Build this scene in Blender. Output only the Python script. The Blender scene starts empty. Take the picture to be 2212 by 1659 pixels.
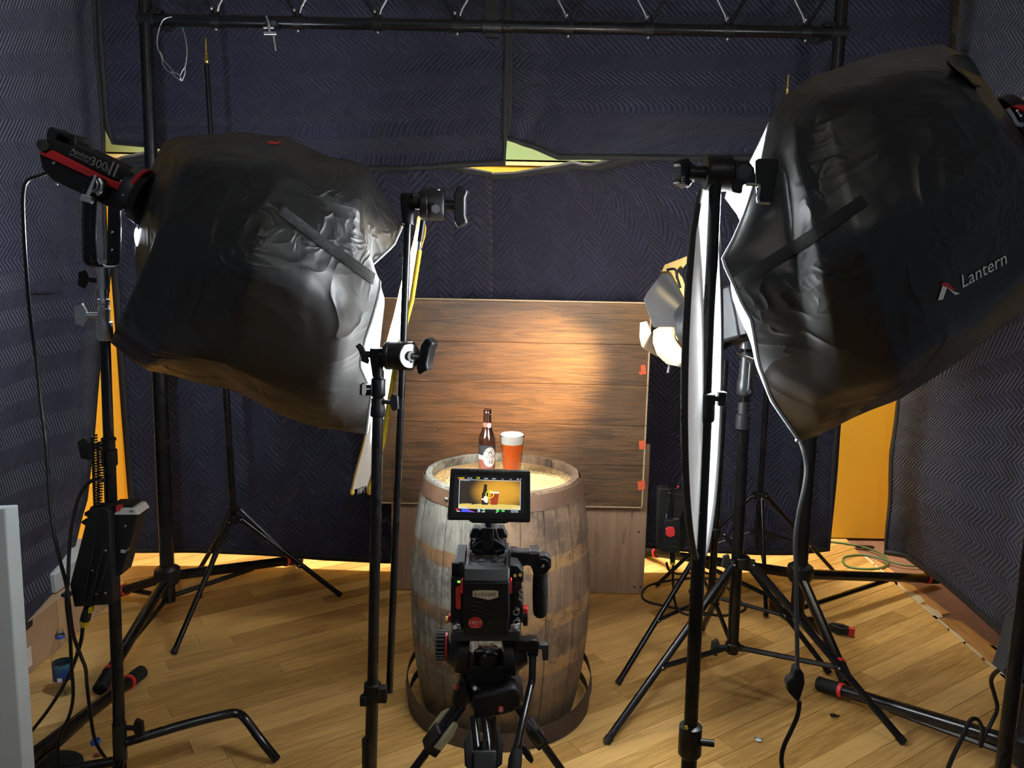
import bpy, bmesh, math, random
from mathutils import Vector, Matrix, noise
random.seed(7)
scene = bpy.context.scene
col = scene.collection
sin, cos, pi = math.sin, math.cos, math.pi
# ------------------------------------------------------------------ camera, world, lights, exposure
LANTERN, TUNG = 135.0, 185.0
W, H, F = 2212, 1659, 1740.0
CAM = Vector((0, 0, 1.8))
PITCH, ROLL = math.radians(9.25), math.radians(1.1)
FWD = Vector((0, cos(PITCH), -sin(PITCH)))
_r0, _u0 = Vector((1, 0, 0)), Vector((0, sin(PITCH), cos(PITCH)))
RT = _r0 * cos(ROLL) + _u0 * sin(ROLL)
UP = _u0 * cos(ROLL) - _r0 * sin(ROLL)
cam_d = bpy.data.cameras.new('camera')
cam = bpy.data.objects.new('camera', cam_d)
col.objects.link(cam)
cam.matrix_world = Matrix(((RT.x, UP.x, -FWD.x, CAM.x), (RT.y, UP.y, -FWD.y, CAM.y), (RT.z, UP.z, -FWD.z, CAM.z), (0, 0, 0, 1)))
cam_d.sensor_width = 36
cam_d.lens = 36 * F / W
cam_d.clip_start = 0.02
scene.camera = cam
scene.view_settings.view_transform = 'Standard'
scene.view_settings.look = 'None'
scene.view_settings.exposure = 0.42
scene.view_settings.gamma = 1.0
scene.view_settings.use_curve_mapping = False
world = bpy.data.worlds.new('world')
scene.world = world
world.use_nodes = True
_bg = world.node_tree.nodes['Background']
_bg.inputs[0].default_value = (0.75, 0.85, 1.0, 1)
_bg.inputs[1].default_value = 0.10

def lamp(name, kind, loc, target, energy, color, **kw):
    d = bpy.data.lights.new(name, kind)
    d.energy = energy
    d.color = color
    for k, v in kw.items():
        setattr(d, k, v)
    o = bpy.data.objects.new(name, d)
    col.objects.link(o)
    o.location = loc
    o.rotation_euler = (Vector(target) - Vector(loc)).to_track_quat('-Z', 'Y').to_euler()
    return o
# the room's own fluorescent strip, up at the ceiling between the hung blankets and the back wall
lamp('ceiling_strip_light', 'AREA', (0, 4.66, 3.14), (0, 4.77, 0), 66, (1.0, 0.93, 0.74), shape='RECTANGLE', size=4.6, size_y=0.2, spread=math.radians(75))
# added fill light overhead behind the camera, not a known fixture
lamp('overhead_fill_light', 'AREA', (0.0, -0.6, 3.5), (0.0, 1.6, 0), 15, (1.0, 0.96, 0.88), shape='RECTANGLE', size=2.4, size_y=1.2)

def ray(u, v):
    return (FWD * F + RT * (u - W / 2) - UP * (v - H / 2)).normalized()
def PY(u, v, Y):
    d = ray(u, v)
    return CAM + d * (Y / d.y)
def PZ(u, v, Z=0.0):
    d = ray(u, v)
    return CAM + d * ((Z - CAM.z) / d.z)
def PP(u, v, p0, n):
    d = ray(u, v)
    return CAM + d * ((p0 - CAM).dot(n) / d.dot(n))
def lerp(a, b, t):
    return a + (b - a) * t
def pl(pts, t):
    """point at fraction t of a polyline (by index)"""
    if t >= 1: return pts[-1].copy()
    x = max(0, t) * (len(pts) - 1)
    i = int(x)
    return pts[i].lerp(pts[i + 1], x - i)
def smoothpath(pts, k=6):
    out = []
    n = len(pts)
    for i in range(n - 1):
        p0, p1, p2, p3 = pts[max(i - 1, 0)], pts[i], pts[i + 1], pts[min(i + 2, n - 1)]
        for j in range(k):
            t = j / k
            out.append(0.5 * ((2 * p1) + (p2 - p0) * t + (2 * p0 - 5 * p1 + 4 * p2 - p3) * t * t + (3 * p1 - p0 - 3 * p2 + p3) * t ** 3))
    out.append(pts[-1].copy())
    return out
# ------------------------------------------------------------------ objects
ORG = {}
def thing(name, label, cat, loc=(0, 0, 0), group=None):
    o = bpy.data.objects.new(name, None)
    o.empty_display_size = 0.05
    col.objects.link(o)
    o.location = loc
    ORG[o.name] = Vector(loc)
    tag(o, label, cat, group)
    return o
def tag(o, label=None, cat=None, group=None, kind=None):
    if label: o['label'] = label
    if cat: o['category'] = cat
    if group: o['group'] = group
    if kind: o['kind'] = kind
    return o
def frame(d, up=Vector((0, 0, 1))):
    d = Vector(d).normalized()
    a = d.cross(up)
    if a.length < 1e-4: a = d.cross(Vector((0, 1, 0)))
    a.normalize()
    return a, d.cross(a).normalized(), d

class MB:
    def __init__(s, M=None):
        s.v, s.f, s.M, s.uv = [], [], M, None
    def add(s, vs, fs):
        b = len(s.v)
        for p in vs:
            p = Vector(p)
            s.v.append(s.M @ p if s.M else p)
        for f in fs: s.f.append([i + b for i in f])
        return s
    def box(s, c, size, rot=None):
        c = Vector(c)
        x, y, z = [q / 2 for q in size]
        vs = [Vector((a * x, b * y, d * z)) for a in (-1, 1) for b in (-1, 1) for d in (-1, 1)]
        if rot: vs = [rot @ p for p in vs]
        return s.add([c + p for p in vs], [(0, 1, 3, 2), (4, 6, 7, 5), (0, 4, 5, 1), (2, 3, 7, 6), (0, 2, 6, 4), (1, 5, 7, 3)])
    def cyl(s, p0, p1, r0, r1=None, n=18, ph=0.0):
        return s.rings([(Vector(p0), r0), (Vector(p1), r0 if r1 is None else r1)], n, ph)
    def rings(s, pr, n=18, ph=0.0):
        """coaxial rings [(centre, radius)] joined and capped"""
        a, b, d = frame(pr[-1][0] - pr[0][0])
        vs, fs = [], []
        for p, r in pr:
            for k in range(n):
                t = 2 * pi * k / n + ph
                vs.append(Vector(p) + a * (r * cos(t)) + b * (r * sin(t)))
        for i in range(len(pr) - 1):
            for k in range(n):
                k2 = (k + 1) % n
                fs.append((i * n + k, i * n + k2, (i + 1) * n + k2, (i + 1) * n + k))
        fs.append(tuple(range(n))[::-1])
        fs.append(tuple(range((len(pr) - 1) * n, len(pr) * n)))
        return s.add(vs, fs)
    def lathe(s, prof, o=(0, 0, 0), axis=(0, 0, 1), n=32):
        """profile [(radius, height)] about axis, open (give radius 0 to close)"""
        a, b, d = frame(axis)
        o = Vector(o)
        vs, fs = [], []
        for r, h in prof:
            for k in range(n):
                t = 2 * pi * k / n
                vs.append(o + d * h + a * (r * cos(t)) + b * (r * sin(t)))
        for i in range(len(prof) - 1):
            for k in range(n):
                k2 = (k + 1) % n
                fs.append((i * n + k, i * n + k2, (i + 1) * n + k2, (i + 1) * n + k))
        return s.add(vs, fs)
    def tube(s, pts, r, n=10, closed=False):
        pts = [Vector(p) for p in pts]
        m = len(pts)
        vs, fs = [], []
        prev = None
        for i, p in enumerate(pts):
            if closed: t = pts[(i + 1) % m] - pts[i - 1]
            else: t = pts[min(i + 1, m - 1)] - pts[max(i - 1, 0)]
            if t.length < 1e-9: t = Vector((0, 0, 1))
            t.normalize()
            if prev is None: a, b, _ = frame(t)
            else:
                a = (prev - t * prev.dot(t))
                a = a.normalized() if a.length > 1e-6 else frame(t)[0]
                b = t.cross(a)
            prev = a
            rr = r[i] if isinstance(r, (list, tuple)) else r
            for k in range(n):
                q = 2 * pi * k / n
                vs.append(p + a * (rr * cos(q)) + b * (rr * sin(q)))
        for i in range(m if closed else m - 1):
            j = (i + 1) % m
            for k in range(n):
                k2 = (k + 1) % n
                fs.append((i * n + k, i * n + k2, j * n + k2, j * n + k))
        if not closed:
            fs.append(tuple(range(n))[::-1])
            fs.append(tuple(range((m - 1) * n, m * n)))
        return s.add(vs, fs)
    def prism(s, poly, vec):
        poly = [Vector(p) for p in poly]
        n = len(poly)
        vec = Vector(vec)
        fs = [tuple(range(n))[::-1], tuple(range(n, 2 * n))]
        for i in range(n): fs.append((i, (i + 1) % n, n + (i + 1) % n, n + i))
        return s.add(poly + [p + vec for p in poly], fs)
    def pprism(s, px, Y, depth):
        """polygon seen at pixels px, standing at distance Y, real thickness depth away from the viewer"""
        return s.prism([PY(u, v, Y) for u, v in px], (0, depth, 0))
    def prect(s, u0, v0, u1, v1, Y, depth):
        a, b = PY(u0, v0, Y), PY(u1, v1, Y)
        return s.box(((a.x + b.x) / 2, Y + depth / 2, (a.z + b.z) / 2), (abs(b.x - a.x), depth, abs(a.z - b.z)))
    def sph(s, c, r, sc=(1, 1, 1), n=16, m=10, rot=None):
        vs, fs = [], []
        for i in range(m + 1):
            t = pi * i / m
            for k in range(n):
                q = 2 * pi * k / n
                p = Vector((r * sc[0] * sin(t) * cos(q), r * sc[1] * sin(t) * sin(q), r * sc[2] * cos(t)))
                vs.append(Vector(c) + (rot @ p if rot else p))
        for i in range(m):
            for k in range(n):
                k2 = (k + 1) % n
                fs.append((i * n + k, (i + 1) * n + k, (i + 1) * n + k2, i * n + k2))
        return s.add(vs, fs)
    def grid(s, fn, nx, ny, uvfn=None):
        vs = [fn(i / nx, j / ny) for j in range(ny + 1) for i in range(nx + 1)]
        fs = [(j * (nx + 1) + i, j * (nx + 1) + i + 1, (j + 1) * (nx + 1) + i + 1, (j + 1) * (nx + 1) + i) for j in range(ny) for i in range(nx)]
        if uvfn: s.uv = [uvfn(i / nx, j / ny) for j in range(ny + 1) for i in range(nx + 1)]
        return s.add(vs, fs)
    def build(s, name, mat, parent=None, bevel=0, label=None, solid=0, ang=38, org=None, flat=False):
        me = bpy.data.meshes.new(name)
        if parent is not None: o = ORG[parent.name]
        elif org is not None: o = Vector(org)
        else:
            lo = [min(p[k] for p in s.v) for k in range(3)]
            hi = [max(p[k] for p in s.v) for k in range(3)]
            o = Vector(((lo[0] + hi[0]) / 2, (lo[1] + hi[1]) / 2, lo[2]))
        me.from_pydata([p - o for p in s.v], [], s.f)
        if s.uv:
            ul = me.uv_layers.new(name='UVMap')
            for lp in me.loops: ul.data[lp.index].uv = s.uv[lp.vertex_index]
        bm = bmesh.new()
        bm.from_mesh(me)
        bmesh.ops.recalc_face_normals(bm, faces=bm.faces)
        bm.to_mesh(me)
        bm.free()
        if not flat:
            for p in me.polygons: p.use_smooth = True
            me.set_sharp_from_angle(angle=math.radians(ang))
        me.materials.append(mat)
        ob = bpy.data.objects.new(name, me)
        col.objects.link(ob)
        if parent is not None: ob.parent = parent
        else: ob.location = o
        ORG[ob.name] = o
        if label: ob['label'] = label
        if solid:
            m = ob.modifiers.new('thickness', 'SOLIDIFY')
            m.thickness = solid
            m.offset = 0
        if bevel:
            m = ob.modifiers.new('edges', 'BEVEL')
            m.width = bevel
            m.segments = 2
            m.limit_method = 'ANGLE'
            m.angle_limit = math.radians(50)
        return ob
# ------------------------------------------------------------------ materials
class X:
    """a value socket with arithmetic"""
    def __init__(s, nt, so): s.nt, s.so = nt, so
    def op(s, o, *a):
        n = s.nt.nodes.new('ShaderNodeMath')
        n.operation = o
        s.nt.links.new(s.so, n.inputs[0])
        for i, q in enumerate(a):
            if isinstance(q, X): s.nt.links.new(q.so, n.inputs[i + 1])
            else: n.inputs[i + 1].default_value = q
        return X(s.nt, n.outputs[0])
    def __add__(s, q): return s.op('ADD', q)
    def __sub__(s, q): return s.op('SUBTRACT', q)
    def __mul__(s, q): return s.op('MULTIPLY', q)
    def __truediv__(s, q): return s.op('DIVIDE', q)
    def fract(s): return s.op('FRACT')
    def abs(s): return s.op('ABSOLUTE')
    def lt(s, q): return s.op('LESS_THAN', q)
    def gt(s, q): return s.op('GREATER_THAN', q)
    def sin(s): return s.op('SINE')
    def pow(s, q): return s.op('POWER', q)
    def max(s, q): return s.op('MAXIMUM', q)
    def min(s, q): return s.op('MINIMUM', q)
    def clamp(s):
        r = s.op('ADD', 0.0)
        r.so.node.use_clamp = True
        return r
    def step(s, a, b):
        n = s.nt.nodes.new('ShaderNodeMapRange')
        n.interpolation_type = 'SMOOTHSTEP'
        s.nt.links.new(s.so, n.inputs[0])
        n.inputs[1].default_value, n.inputs[2].default_value = a, b
        return X(s.nt, n.outputs[0])
class Mat:
    def __init__(s, name, **kw):
        s.m = bpy.data.materials.new(name)
        s.m.use_nodes = True
        s.nt = s.m.node_tree
        s.b = s.nt.nodes['Principled BSDF']
        for k, v in kw.items(): s.set(k, v)
    def set(s, k, v):
        i = s.b.inputs[k]
        if isinstance(v, X): s.nt.links.new(v.so, i)
        elif hasattr(v, 'is_output'): s.nt.links.new(v, i)
        else: i.default_value = (*v, 1) if isinstance(v, tuple) and len(v) == 3 and i.type == 'RGBA' else v
    def co(s, kind='Object', scale=(1, 1, 1), rot=(0, 0, 0), loc=(0, 0, 0)):
        n = s.nt.nodes.new('ShaderNodeTexCoord')
        mp = s.nt.nodes.new('ShaderNodeMapping')
        mp.inputs['Scale'].default_value = scale
        mp.inputs['Rotation'].default_value = rot
        mp.inputs['Location'].default_value = loc
        s.nt.links.new(n.outputs[kind], mp.inputs[0])
        return mp.outputs[0]
    def sep(s, vec):
        n = s.nt.nodes.new('ShaderNodeSeparateXYZ')
        s.nt.links.new(vec, n.inputs[0])
        return [X(s.nt, n.outputs[k]) for k in range(3)]
    def noise(s, vec, scale, detail=3, rough=0.55, dist=0.0):
        n = s.nt.nodes.new('ShaderNodeTexNoise')
        s.nt.links.new(vec, n.inputs['Vector'])
        n.inputs['Scale'].default_value = scale
        n.inputs['Detail'].default_value = detail
        n.inputs['Roughness'].default_value = rough
        n.inputs['Distortion'].default_value = dist
        return X(s.nt, n.outputs[0])
    def vor(s, vec, scale, feature='F1'):
        n = s.nt.nodes.new('ShaderNodeTexVoronoi')
        n.feature = feature
        s.nt.links.new(vec, n.inputs['Vector'])
        n.inputs['Scale'].default_value = scale
        return X(s.nt, n.outputs[0])
    def rnd(s):
        n = s.nt.nodes.new('ShaderNodeObjectInfo')
        return X(s.nt, n.outputs['Random'])
    def mix(s, f, a, b):
        n = s.nt.nodes.new('ShaderNodeMix')
        n.data_type = 'RGBA'
        if isinstance(f, X): s.nt.links.new(f.so, n.inputs[0])
        else: n.inputs[0].default_value = f
        for i, q in ((6, a), (7, b)):
            if isinstance(q, tuple): n.inputs[i].default_value = (*q, 1)
            else: s.nt.links.new(q, n.inputs[i])
        return n.outputs[2]
    def bump(s, h, dist=0.002, strength=1.0):
        n = s.nt.nodes.new('ShaderNodeBump')
        n.inputs['Distance'].default_value = dist
        n.inputs['Strength'].default_value = strength
        s.nt.links.new(h.so, n.inputs['Height'])
        s.nt.links.new(n.outputs[0], s.b.inputs['Normal'])
def simple(name, c, rough=0.5, metal=0.0, var=0.25, vs=30, bs=0, bd=0.0006, **kw):
    m = Mat(name, Roughness=rough, Metallic=metal, **kw)
    v = m.co()
    n = m.noise(v, vs, 4)
    m.set('Base Color', m.mix(n, tuple(x * (1 - var) for x in c), tuple(min(1, x * (1 + var)) for x in c)))
    m.set('Roughness', (n * 0.08) + (rough - 0.04))
    if bs: m.bump(m.noise(v, bs, 3), bd)
    return m.m
def emit(name, c, strength):
    m = Mat(name)
    m.set('Base Color', (0.02, 0.02, 0.02))
    m.set('Emission Color', c)
    m.set('Emission Strength', strength)
    return m.m
BK = {'Specular IOR Level': 0.3}
black = simple('black_powder_coat', (0.005, 0.005, 0.0055), 0.38, var=0.05, vs=8, **BK)
satin = simple('black_satin_tube', (0.005, 0.005, 0.0055), 0.27, var=0.03, vs=4, **BK)
plastic = simple('black_plastic', (0.007, 0.007, 0.0075), 0.5, bs=900, bd=0.0003, **BK)
rubber = simple('black_rubber', (0.006, 0.006, 0.006), 0.75, bs=200, **BK)
gunmetal = simple('grey_metal', (0.05, 0.053, 0.056), 0.4, 0.6)
chrome = simple('chrome', (0.62, 0.64, 0.66), 0.2, 1.0, var=0.06)
steel = simple('dull_steel', (0.4, 0.41, 0.42), 0.35, 1.0, var=0.15)
brass = simple('brass', (0.55, 0.38, 0.12), 0.35, 1.0, var=0.2)
red = simple('red_paint', (0.5, 0.012, 0.014), 0.4, var=0.1)
redplastic = simple('red_plastic', (0.65, 0.03, 0.03), 0.45, var=0.1)
orange_tape = simple('orange_tape', (0.75, 0.12, 0.04), 0.6, var=0.12)
yellow = simple('yellow_tube', (0.7, 0.5, 0.02), 0.4, var=0.1)
gold = simple('gold_cloth_tape', (0.62, 0.36, 0.05), 0.5, var=0.15)
white = simple('white_print', (0.75, 0.75, 0.72), 0.55, var=0.05)
greyprint = simple('grey_print', (0.3, 0.29, 0.27), 0.6, var=0.1)
cream = simple('cream_badge', (0.62, 0.5, 0.32), 0.55, var=0.15)
blueplastic = simple('blue_plastic', (0.03, 0.08, 0.55), 0.4, var=0.15)
cable_m = simple('black_cable', (0.006, 0.006, 0.0065), 0.42, **BK)
grey_cable = simple('grey_cable', (0.05, 0.05, 0.053), 0.5)
green_cable = simple('green_cable', (0.06, 0.13, 0.04), 0.5)
white_panel = simple('white_foam_board', (0.5, 0.55, 0.56), 0.7, var=0.03, vs=4)
cardboard = simple('cardboard', (0.42, 0.28, 0.16), 0.85, var=0.12, vs=12)
binding_m = simple('black_binding_tape', (0.012, 0.012, 0.013), 0.75, bs=300)

def blanket_mat(name, rotated):
    m = Mat(name, Roughness=0.85)
    m.set('Specular IOR Level', 0.25)
    m.set('Sheen Weight', 0.12)
    n = m.nt.nodes.new('ShaderNodeTexCoord')
    u, v, _ = m.sep(n.outputs['UV'])
    w = m.noise(n.outputs['UV'], 3.0, 2) - 0.5
    w2 = m.noise(n.outputs['UV'], 16.0, 2) - 0.5
    a, b = (v, u) if rotated else (u, v)
    b = b + w * 0.03 + w2 * 0.003
    tri = ((a / 0.19).fract() - 0.5).abs() * 0.19
    q = ((b + tri) / 0.0315)
    h = q.fract()
    line = (h.lt(0.075))
    dash = ((a + b * 0.3) * 110.0).fract().lt(0.72)
    fade = m.noise(n.outputs['UV'], 9.0, 3).step(0.36, 0.62)
    fac = line * dash * (fade * 0.75 + 0.2)
    base = m.mix(m.noise(n.outputs['UV'], 5.0, 5, 0.7), (0.015, 0.016, 0.034), (0.027, 0.028, 0.056))
    m.set('Base Color', m.mix(fac, base, (0.17, 0.18, 0.27)))
    puff = (h * pi).sin().pow(0.6)
    fine = m.noise(n.outputs['UV'], 120.0, 3)
    m.bump(puff + fine * 0.25 + m.noise(n.outputs['UV'], 22.0, 3) * 0.35, 0.012, 1.0)
    return m.m
blanket_v = blanket_mat('navy_quilted_blanket_sideways', True)
blanket_h = blanket_mat('navy_quilted_blanket_upright', False)

def wood(name, dark, light, scale=1.0, axis=0, knots=0.0, rough=0.5, rnd=0.0, bump=0.0006):
    m = Mat(name, Roughness=rough)
    st = [14, 14, 14]
    st[axis] = 1.1
    r = m.rnd()
    tc = m.nt.nodes.new('ShaderNodeTexCoord')
    va = m.nt.nodes.new('ShaderNodeVectorMath')
    va.operation = 'ADD'
    cb = m.nt.nodes.new('ShaderNodeCombineXYZ')
    for k in range(3): m.nt.links.new((r * (17.0 + 5 * k)).so, cb.inputs[k])
    m.nt.links.new(tc.outputs['Object'], va.inputs[0])
    m.nt.links.new(cb.outputs[0], va.inputs[1])
    mp = m.nt.nodes.new('ShaderNodeMapping')
    mp.inputs['Scale'].default_value = [q * scale for q in st]
    m.nt.links.new(va.outputs[0], mp.inputs[0])
    g = m.noise(mp.outputs[0], 2.2, 6, 0.62, 1.2)
    fine = m.noise(mp.outputs[0], 9.0, 4, 0.6)
    big = m.noise(va.outputs[0], 2.4 * scale, 3)
    f = (g.step(0.3, 0.72) * 0.6 + fine * 0.25 + big * 0.25 + (r - 0.5) * rnd).clamp()
    c = m.mix(f, dark, light)
    if knots:
        kv = m.nt.nodes.new('ShaderNodeMapping')
        ks = [5.0, 5.0, 5.0]
        ks[axis] = 2.2
        kv.inputs['Scale'].default_value = ks
        m.nt.links.new(va.outputs[0], kv.inputs[0])
        k = m.vor(kv.outputs[0], 1.0)
        k = k + (g - 0.5) * 0.35
        kk = ((k.step(0.05, 0.16) * -1.0 + 1.0) + ((k * 60.0).sin() * 0.5 + 0.5) * (k.step(0.1, 0.3) * -1.0 + 1.0) * 0.8).clamp() * knots
        cr = m.noise(mp.outputs[0], 5.0, 5, 0.7, 2.5).step(0.60, 0.68) * m.noise(va.outputs[0], 3.5, 2).step(0.42, 0.6)
        c = m.mix(cr * 0.85, c, tuple(x * 0.4 for x in dark))
        c = m.mix(kk, c, tuple(x * 0.3 for x in dark))
    m.set('Base Color', c)
    m.bump(g * 0.7 + fine * 0.6, bump)
    return m
floor_wood = wood('bamboo_plank', (0.34, 0.182, 0.046), (0.72, 0.44, 0.15), 1.6, 0, rough=0.36, rnd=0.95, bump=0.0003).m
laminate = wood('dark_laminate_plank', (0.014, 0.007, 0.004), (0.165, 0.084, 0.032), 1.3, 0, knots=0.4, rough=0.5, rnd=0.2, bump=0.0025).m
plywood = wood('plywood', (0.2, 0.115, 0.065), (0.4, 0.26, 0.16), 0.5, 2, knots=0.3, rough=0.7).m
subfloor = wood('torn_orange_subfloor', (0.28, 0.12, 0.03), (0.62, 0.33, 0.09), 1.0, 1, rough=0.7, bump=0.002).m
palewood = wood('pale_plank_edge', (0.4, 0.28, 0.16), (0.62, 0.47, 0.3), 1.0, 2).m
clay = simple('reddish_concrete', (0.21, 0.10, 0.06), 0.85, var=0.4, vs=9, bs=40, bd=0.003)
glue = simple('pale_dried_glue', (0.6, 0.5, 0.32), 0.6, var=0.2, bs=40, bd=0.002)
rust = simple('rusted_hoop', (0.048, 0.030, 0.022), 0.6, 0.35, var=0.6, vs=22, bs=60, bd=0.001)
rust_red = simple('rusted_head_hoop', (0.135, 0.075, 0.045), 0.55, 0.35, var=0.5, vs=16, bs=60, bd=0.001)

def cloth_black(name, c=(0.005, 0.005, 0.0051)):
    m = Mat(name, Roughness=0.42)
    m.set('Base Color', c)
    m.set('Specular IOR Level', 0.55)
    v = m.co()
    a = (((m.noise(v, 4.5, 2, 0.5, 1.0) - 0.5).abs() * -2.0) + 1.0).pow(5.0)
    b = (((m.noise(v, 13.0, 2, 0.5, 0.8) - 0.5).abs() * -2.0) + 1.0).pow(6.0) * m.noise(v, 3.0, 2).step(0.45, 0.7)
    m.bump(a * 0.35 + b * 0.3 + m.noise(v, 7.0, 2) * 0.35, 0.011, 1.0)
    m.set('Roughness', m.noise(v, 6.0, 3) * 0.2 + 0.29)
    return m.m
skirt_m = cloth_black('black_nylon_cloth')
lining_m = simple('grey_skirt_lining', (0.02, 0.022, 0.024), 0.6, var=0.08, vs=8, bs=30, bd=0.003)
velcro_m = simple('fuzzy_velcro', (0.02, 0.02, 0.021), 0.95, var=0.6, vs=260, bs=350, bd=0.003)
piping_m = simple('grey_piping', (0.17, 0.18, 0.19), 0.5)
def translucent(name, c, f):
    m = Mat(name, Roughness=0.8)
    m.set('Base Color', c)
    t = m.nt.nodes.new('ShaderNodeBsdfTranslucent')
    t.inputs[0].default_value = (*c, 1)
    mx = m.nt.nodes.new('ShaderNodeMixShader')
    mx.inputs[0].default_value = f
    n = m.noise(m.co(), 20, 3)
    m.bump(n, 0.004)
    m.nt.links.new(m.b.outputs[0], mx.inputs[1])
    m.nt.links.new(t.outputs[0], mx.inputs[2])
    m.nt.links.new(mx.outputs[0], m.nt.nodes['Material Output'].inputs[0])
    return m.m
silk = translucent('white_diffusion_silk', (0.88, 0.88, 0.86), 0.72)
screen_silk = translucent('pale_diffuser_fabric', (0.8, 0.8, 0.8), 0.75)
def glass(name, c, rough=0.03, ior=1.45):
    m = Mat(name, Roughness=rough, IOR=ior)
    m.set('Base Color', c)
    m.set('Transmission Weight', 1.0)
    return m.m
clear = glass('clear_plastic', (0.93, 0.96, 0.97), 0.06, 1.25)
clearglass = glass('clear_glass', (0.98, 0.98, 0.97), 0.02, 1.3)
# ------------------------------------------------------------------ lettering
_txt = {}
def _prep(strings):
    obs = []
    for s, sh in strings:
        c = bpy.data.curves.new('lettering', 'FONT')
        c.body, c.size, c.align_x, c.align_y, c.shear = s, 1.0, 'LEFT', 'BOTTOM_BASELINE', sh
        c.resolution_u = 3
        o = bpy.data.objects.new('lettering_source', c)
        col.objects.link(o)
        obs.append((s, sh, o, c))
    bpy.context.view_layer.update()
    dg = bpy.context.evaluated_depsgraph_get()
    for s, sh, o, c in obs:
        me = bpy.data.meshes.new_from_object(o.evaluated_get(dg))
        vs = [(p.co.x, p.co.y) for p in me.vertices]
        fs = [tuple(p.vertices) for p in me.polygons]
        x0, x1 = min(p[0] for p in vs), max(p[0] for p in vs)
        y0, y1 = min(p[1] for p in vs), max(p[1] for p in vs)
        _txt[s] = ([(x - x0, y) for x, y in vs], fs, x1 - x0, y1)
        bpy.data.objects.remove(o)
        bpy.data.curves.remove(c)
        bpy.data.meshes.remove(me)
_prep([(s, 0.0) for s in ('Aputure', 'COB', '300', 'd', 'II', 'BLUESHAPE', '140', 'Wh', 'HC', 'GRANITE', 'RED DIGITAL CINEMA', 'CE', 'BOURBON BARREL',
                          'K', 'E', 'N', 'T', 'U', 'C', 'Y', '24.00FPS', 'ISO 800', '2.8', '5600', '8K', '1/48', 'OLPF', '2:1', 'Focal Length 35mm', 'A003_C007', '11:27:20', 'Varispeed', 'Project 23.98')]
      + [('Lantern', 0.45), ('light storm', 0.4), ('Ale', 0.5)])
def letters(s, mapfn, width, mb=None, off=(0, 0), sy=1.0):
    """lettering s scaled to width; mapfn(x, y) in metres -> world point"""
    vs, fs, w, h = _txt[s]
    k = width / w
    mb = mb or MB()
    return mb.add([mapfn(off[0] + x * k, off[1] + y * k * sy) for x, y in vs], fs)
def on_plane(pa, pb, n):
    """map on the plane with normal n: x runs from pa towards pb"""
    ex = (pb - pa).normalized()
    ey = Vector(n).normalized().cross(ex).normalized()
    if ey.z < 0: ey = -ey
    return lambda x, y: pa + ex * x + ey * y + Vector(n).normalized() * 0.0006
def text_px(s, ua, va, ub, vb, Y, mat, parent, name='lettering', sy=1.0, mb=None):
    a, b = PY(ua, va, Y), PY(ub, vb, Y)
    m = letters(s, on_plane(a, b, (0, -1, 0)), (b - a).length, mb, sy=sy)
    return m if mb else m.build(name, mat, parent, flat=True)
# ------------------------------------------------------------------ the room
def structure(mb, name, mat, **kw):
    o = mb.build(name, mat, **kw)
    o['kind'] = 'structure'
    return o
FX = 2.19                                   # where the bamboo flooring has been pulled up along the right wall
fl = structure(MB().box((0, 2.0, -0.06), (5.6, 6.6, 0.09)), 'floor', clay, org=(0, 0, 0))
# bamboo planks, laid diagonally; each a piece of the floor, clipped at the walls and at the torn edge
PW = 0.094
pd = Vector((0.83, 0.5578, 0)).normalized()
pn = Vector((-pd.y, pd.x, 0))
def clip(poly, nx, ny, c):
    out = []
    for i, p in enumerate(poly):
        q = poly[(i + 1) % len(poly)]
        a, b = nx * p[0] + ny * p[1] - c, nx * q[0] + ny * q[1] - c
        if a <= 0: out.append(p)
        if a * b < 0:
            t = a / (a - b)
            out.append((p[0] + (q[0] - p[0]) * t, p[1] + (q[1] - p[1]) * t))
    return out
rest = MB()
near_planks = []
for i in range(-45, 75):
    o = -4.0 + random.random() * 1.5
    while o < 8:
        L = random.choice((0.92, 1.2, 1.5, 1.83))
        g = 0.0010
        q = [(o + g, i * PW + g), (o + L - g, i * PW + g), (o + L - g, (i + 1) * PW - g), (o + g, (i + 1) * PW - g)]
        poly = [tuple((pd * a + pn * b)[:2]) for a, b in q]
        torn = FX + 0.012 * sin(i * 2.1) if i % 3 else FX
        for nx, ny, c in ((1, 0, torn), (-1, 0, 2.44), (0, 1, 5.03), (0, -1, 0.8)):
            poly = clip(poly, nx, ny, c)
            if len(poly) < 3: break
        if len(poly) >= 3:
            cy = sum(p[1] for p in poly) / len(poly)
            cx = sum(p[0] for p in poly) / len(poly)
            if cy > 2.0 and len(near_planks) < 298: near_planks.append((poly, cx, cy))
            else: rest.prism([(x, y, -0.012) for x, y in poly], (0, 0, 0.012))
        o += L
ang = math.atan2(pd.y, pd.x)
for poly, cx, cy in near_planks:
    me = bpy.data.meshes.new('floor_plank')
    n = len(poly)
    rot = Matrix.Rotation(-ang, 3, 'Z')
    base = [rot @ Vector((x - cx, y - cy, 0)) for x, y in poly]
    dz = random.uniform(-0.0005, 0.0005)
    top = [p + Vector((0, 0, dz)) for p in base]
    ins = [p * 1.0 for p in top]
    me.from_pydata([p - Vector((0, 0, 0.012)) for p in base] + top, [], [tuple(range(n))[::-1], tuple(range(n, 2 * n))] + [(k, (k + 1) % n, n + (k + 1) % n, n + k) for k in range(n)])
    me.materials.append(floor_wood)
    ob = bpy.data.objects.new('floor_plank', me)
    col.objects.link(ob)
    ob.parent = fl
    ob.location = (cx, cy, 0)
    ob.rotation_euler = (0, 0, ang)
r_ = rest.build('floor_planks', floor_wood, fl)
r_['kind'] = 'stuff'
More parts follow.
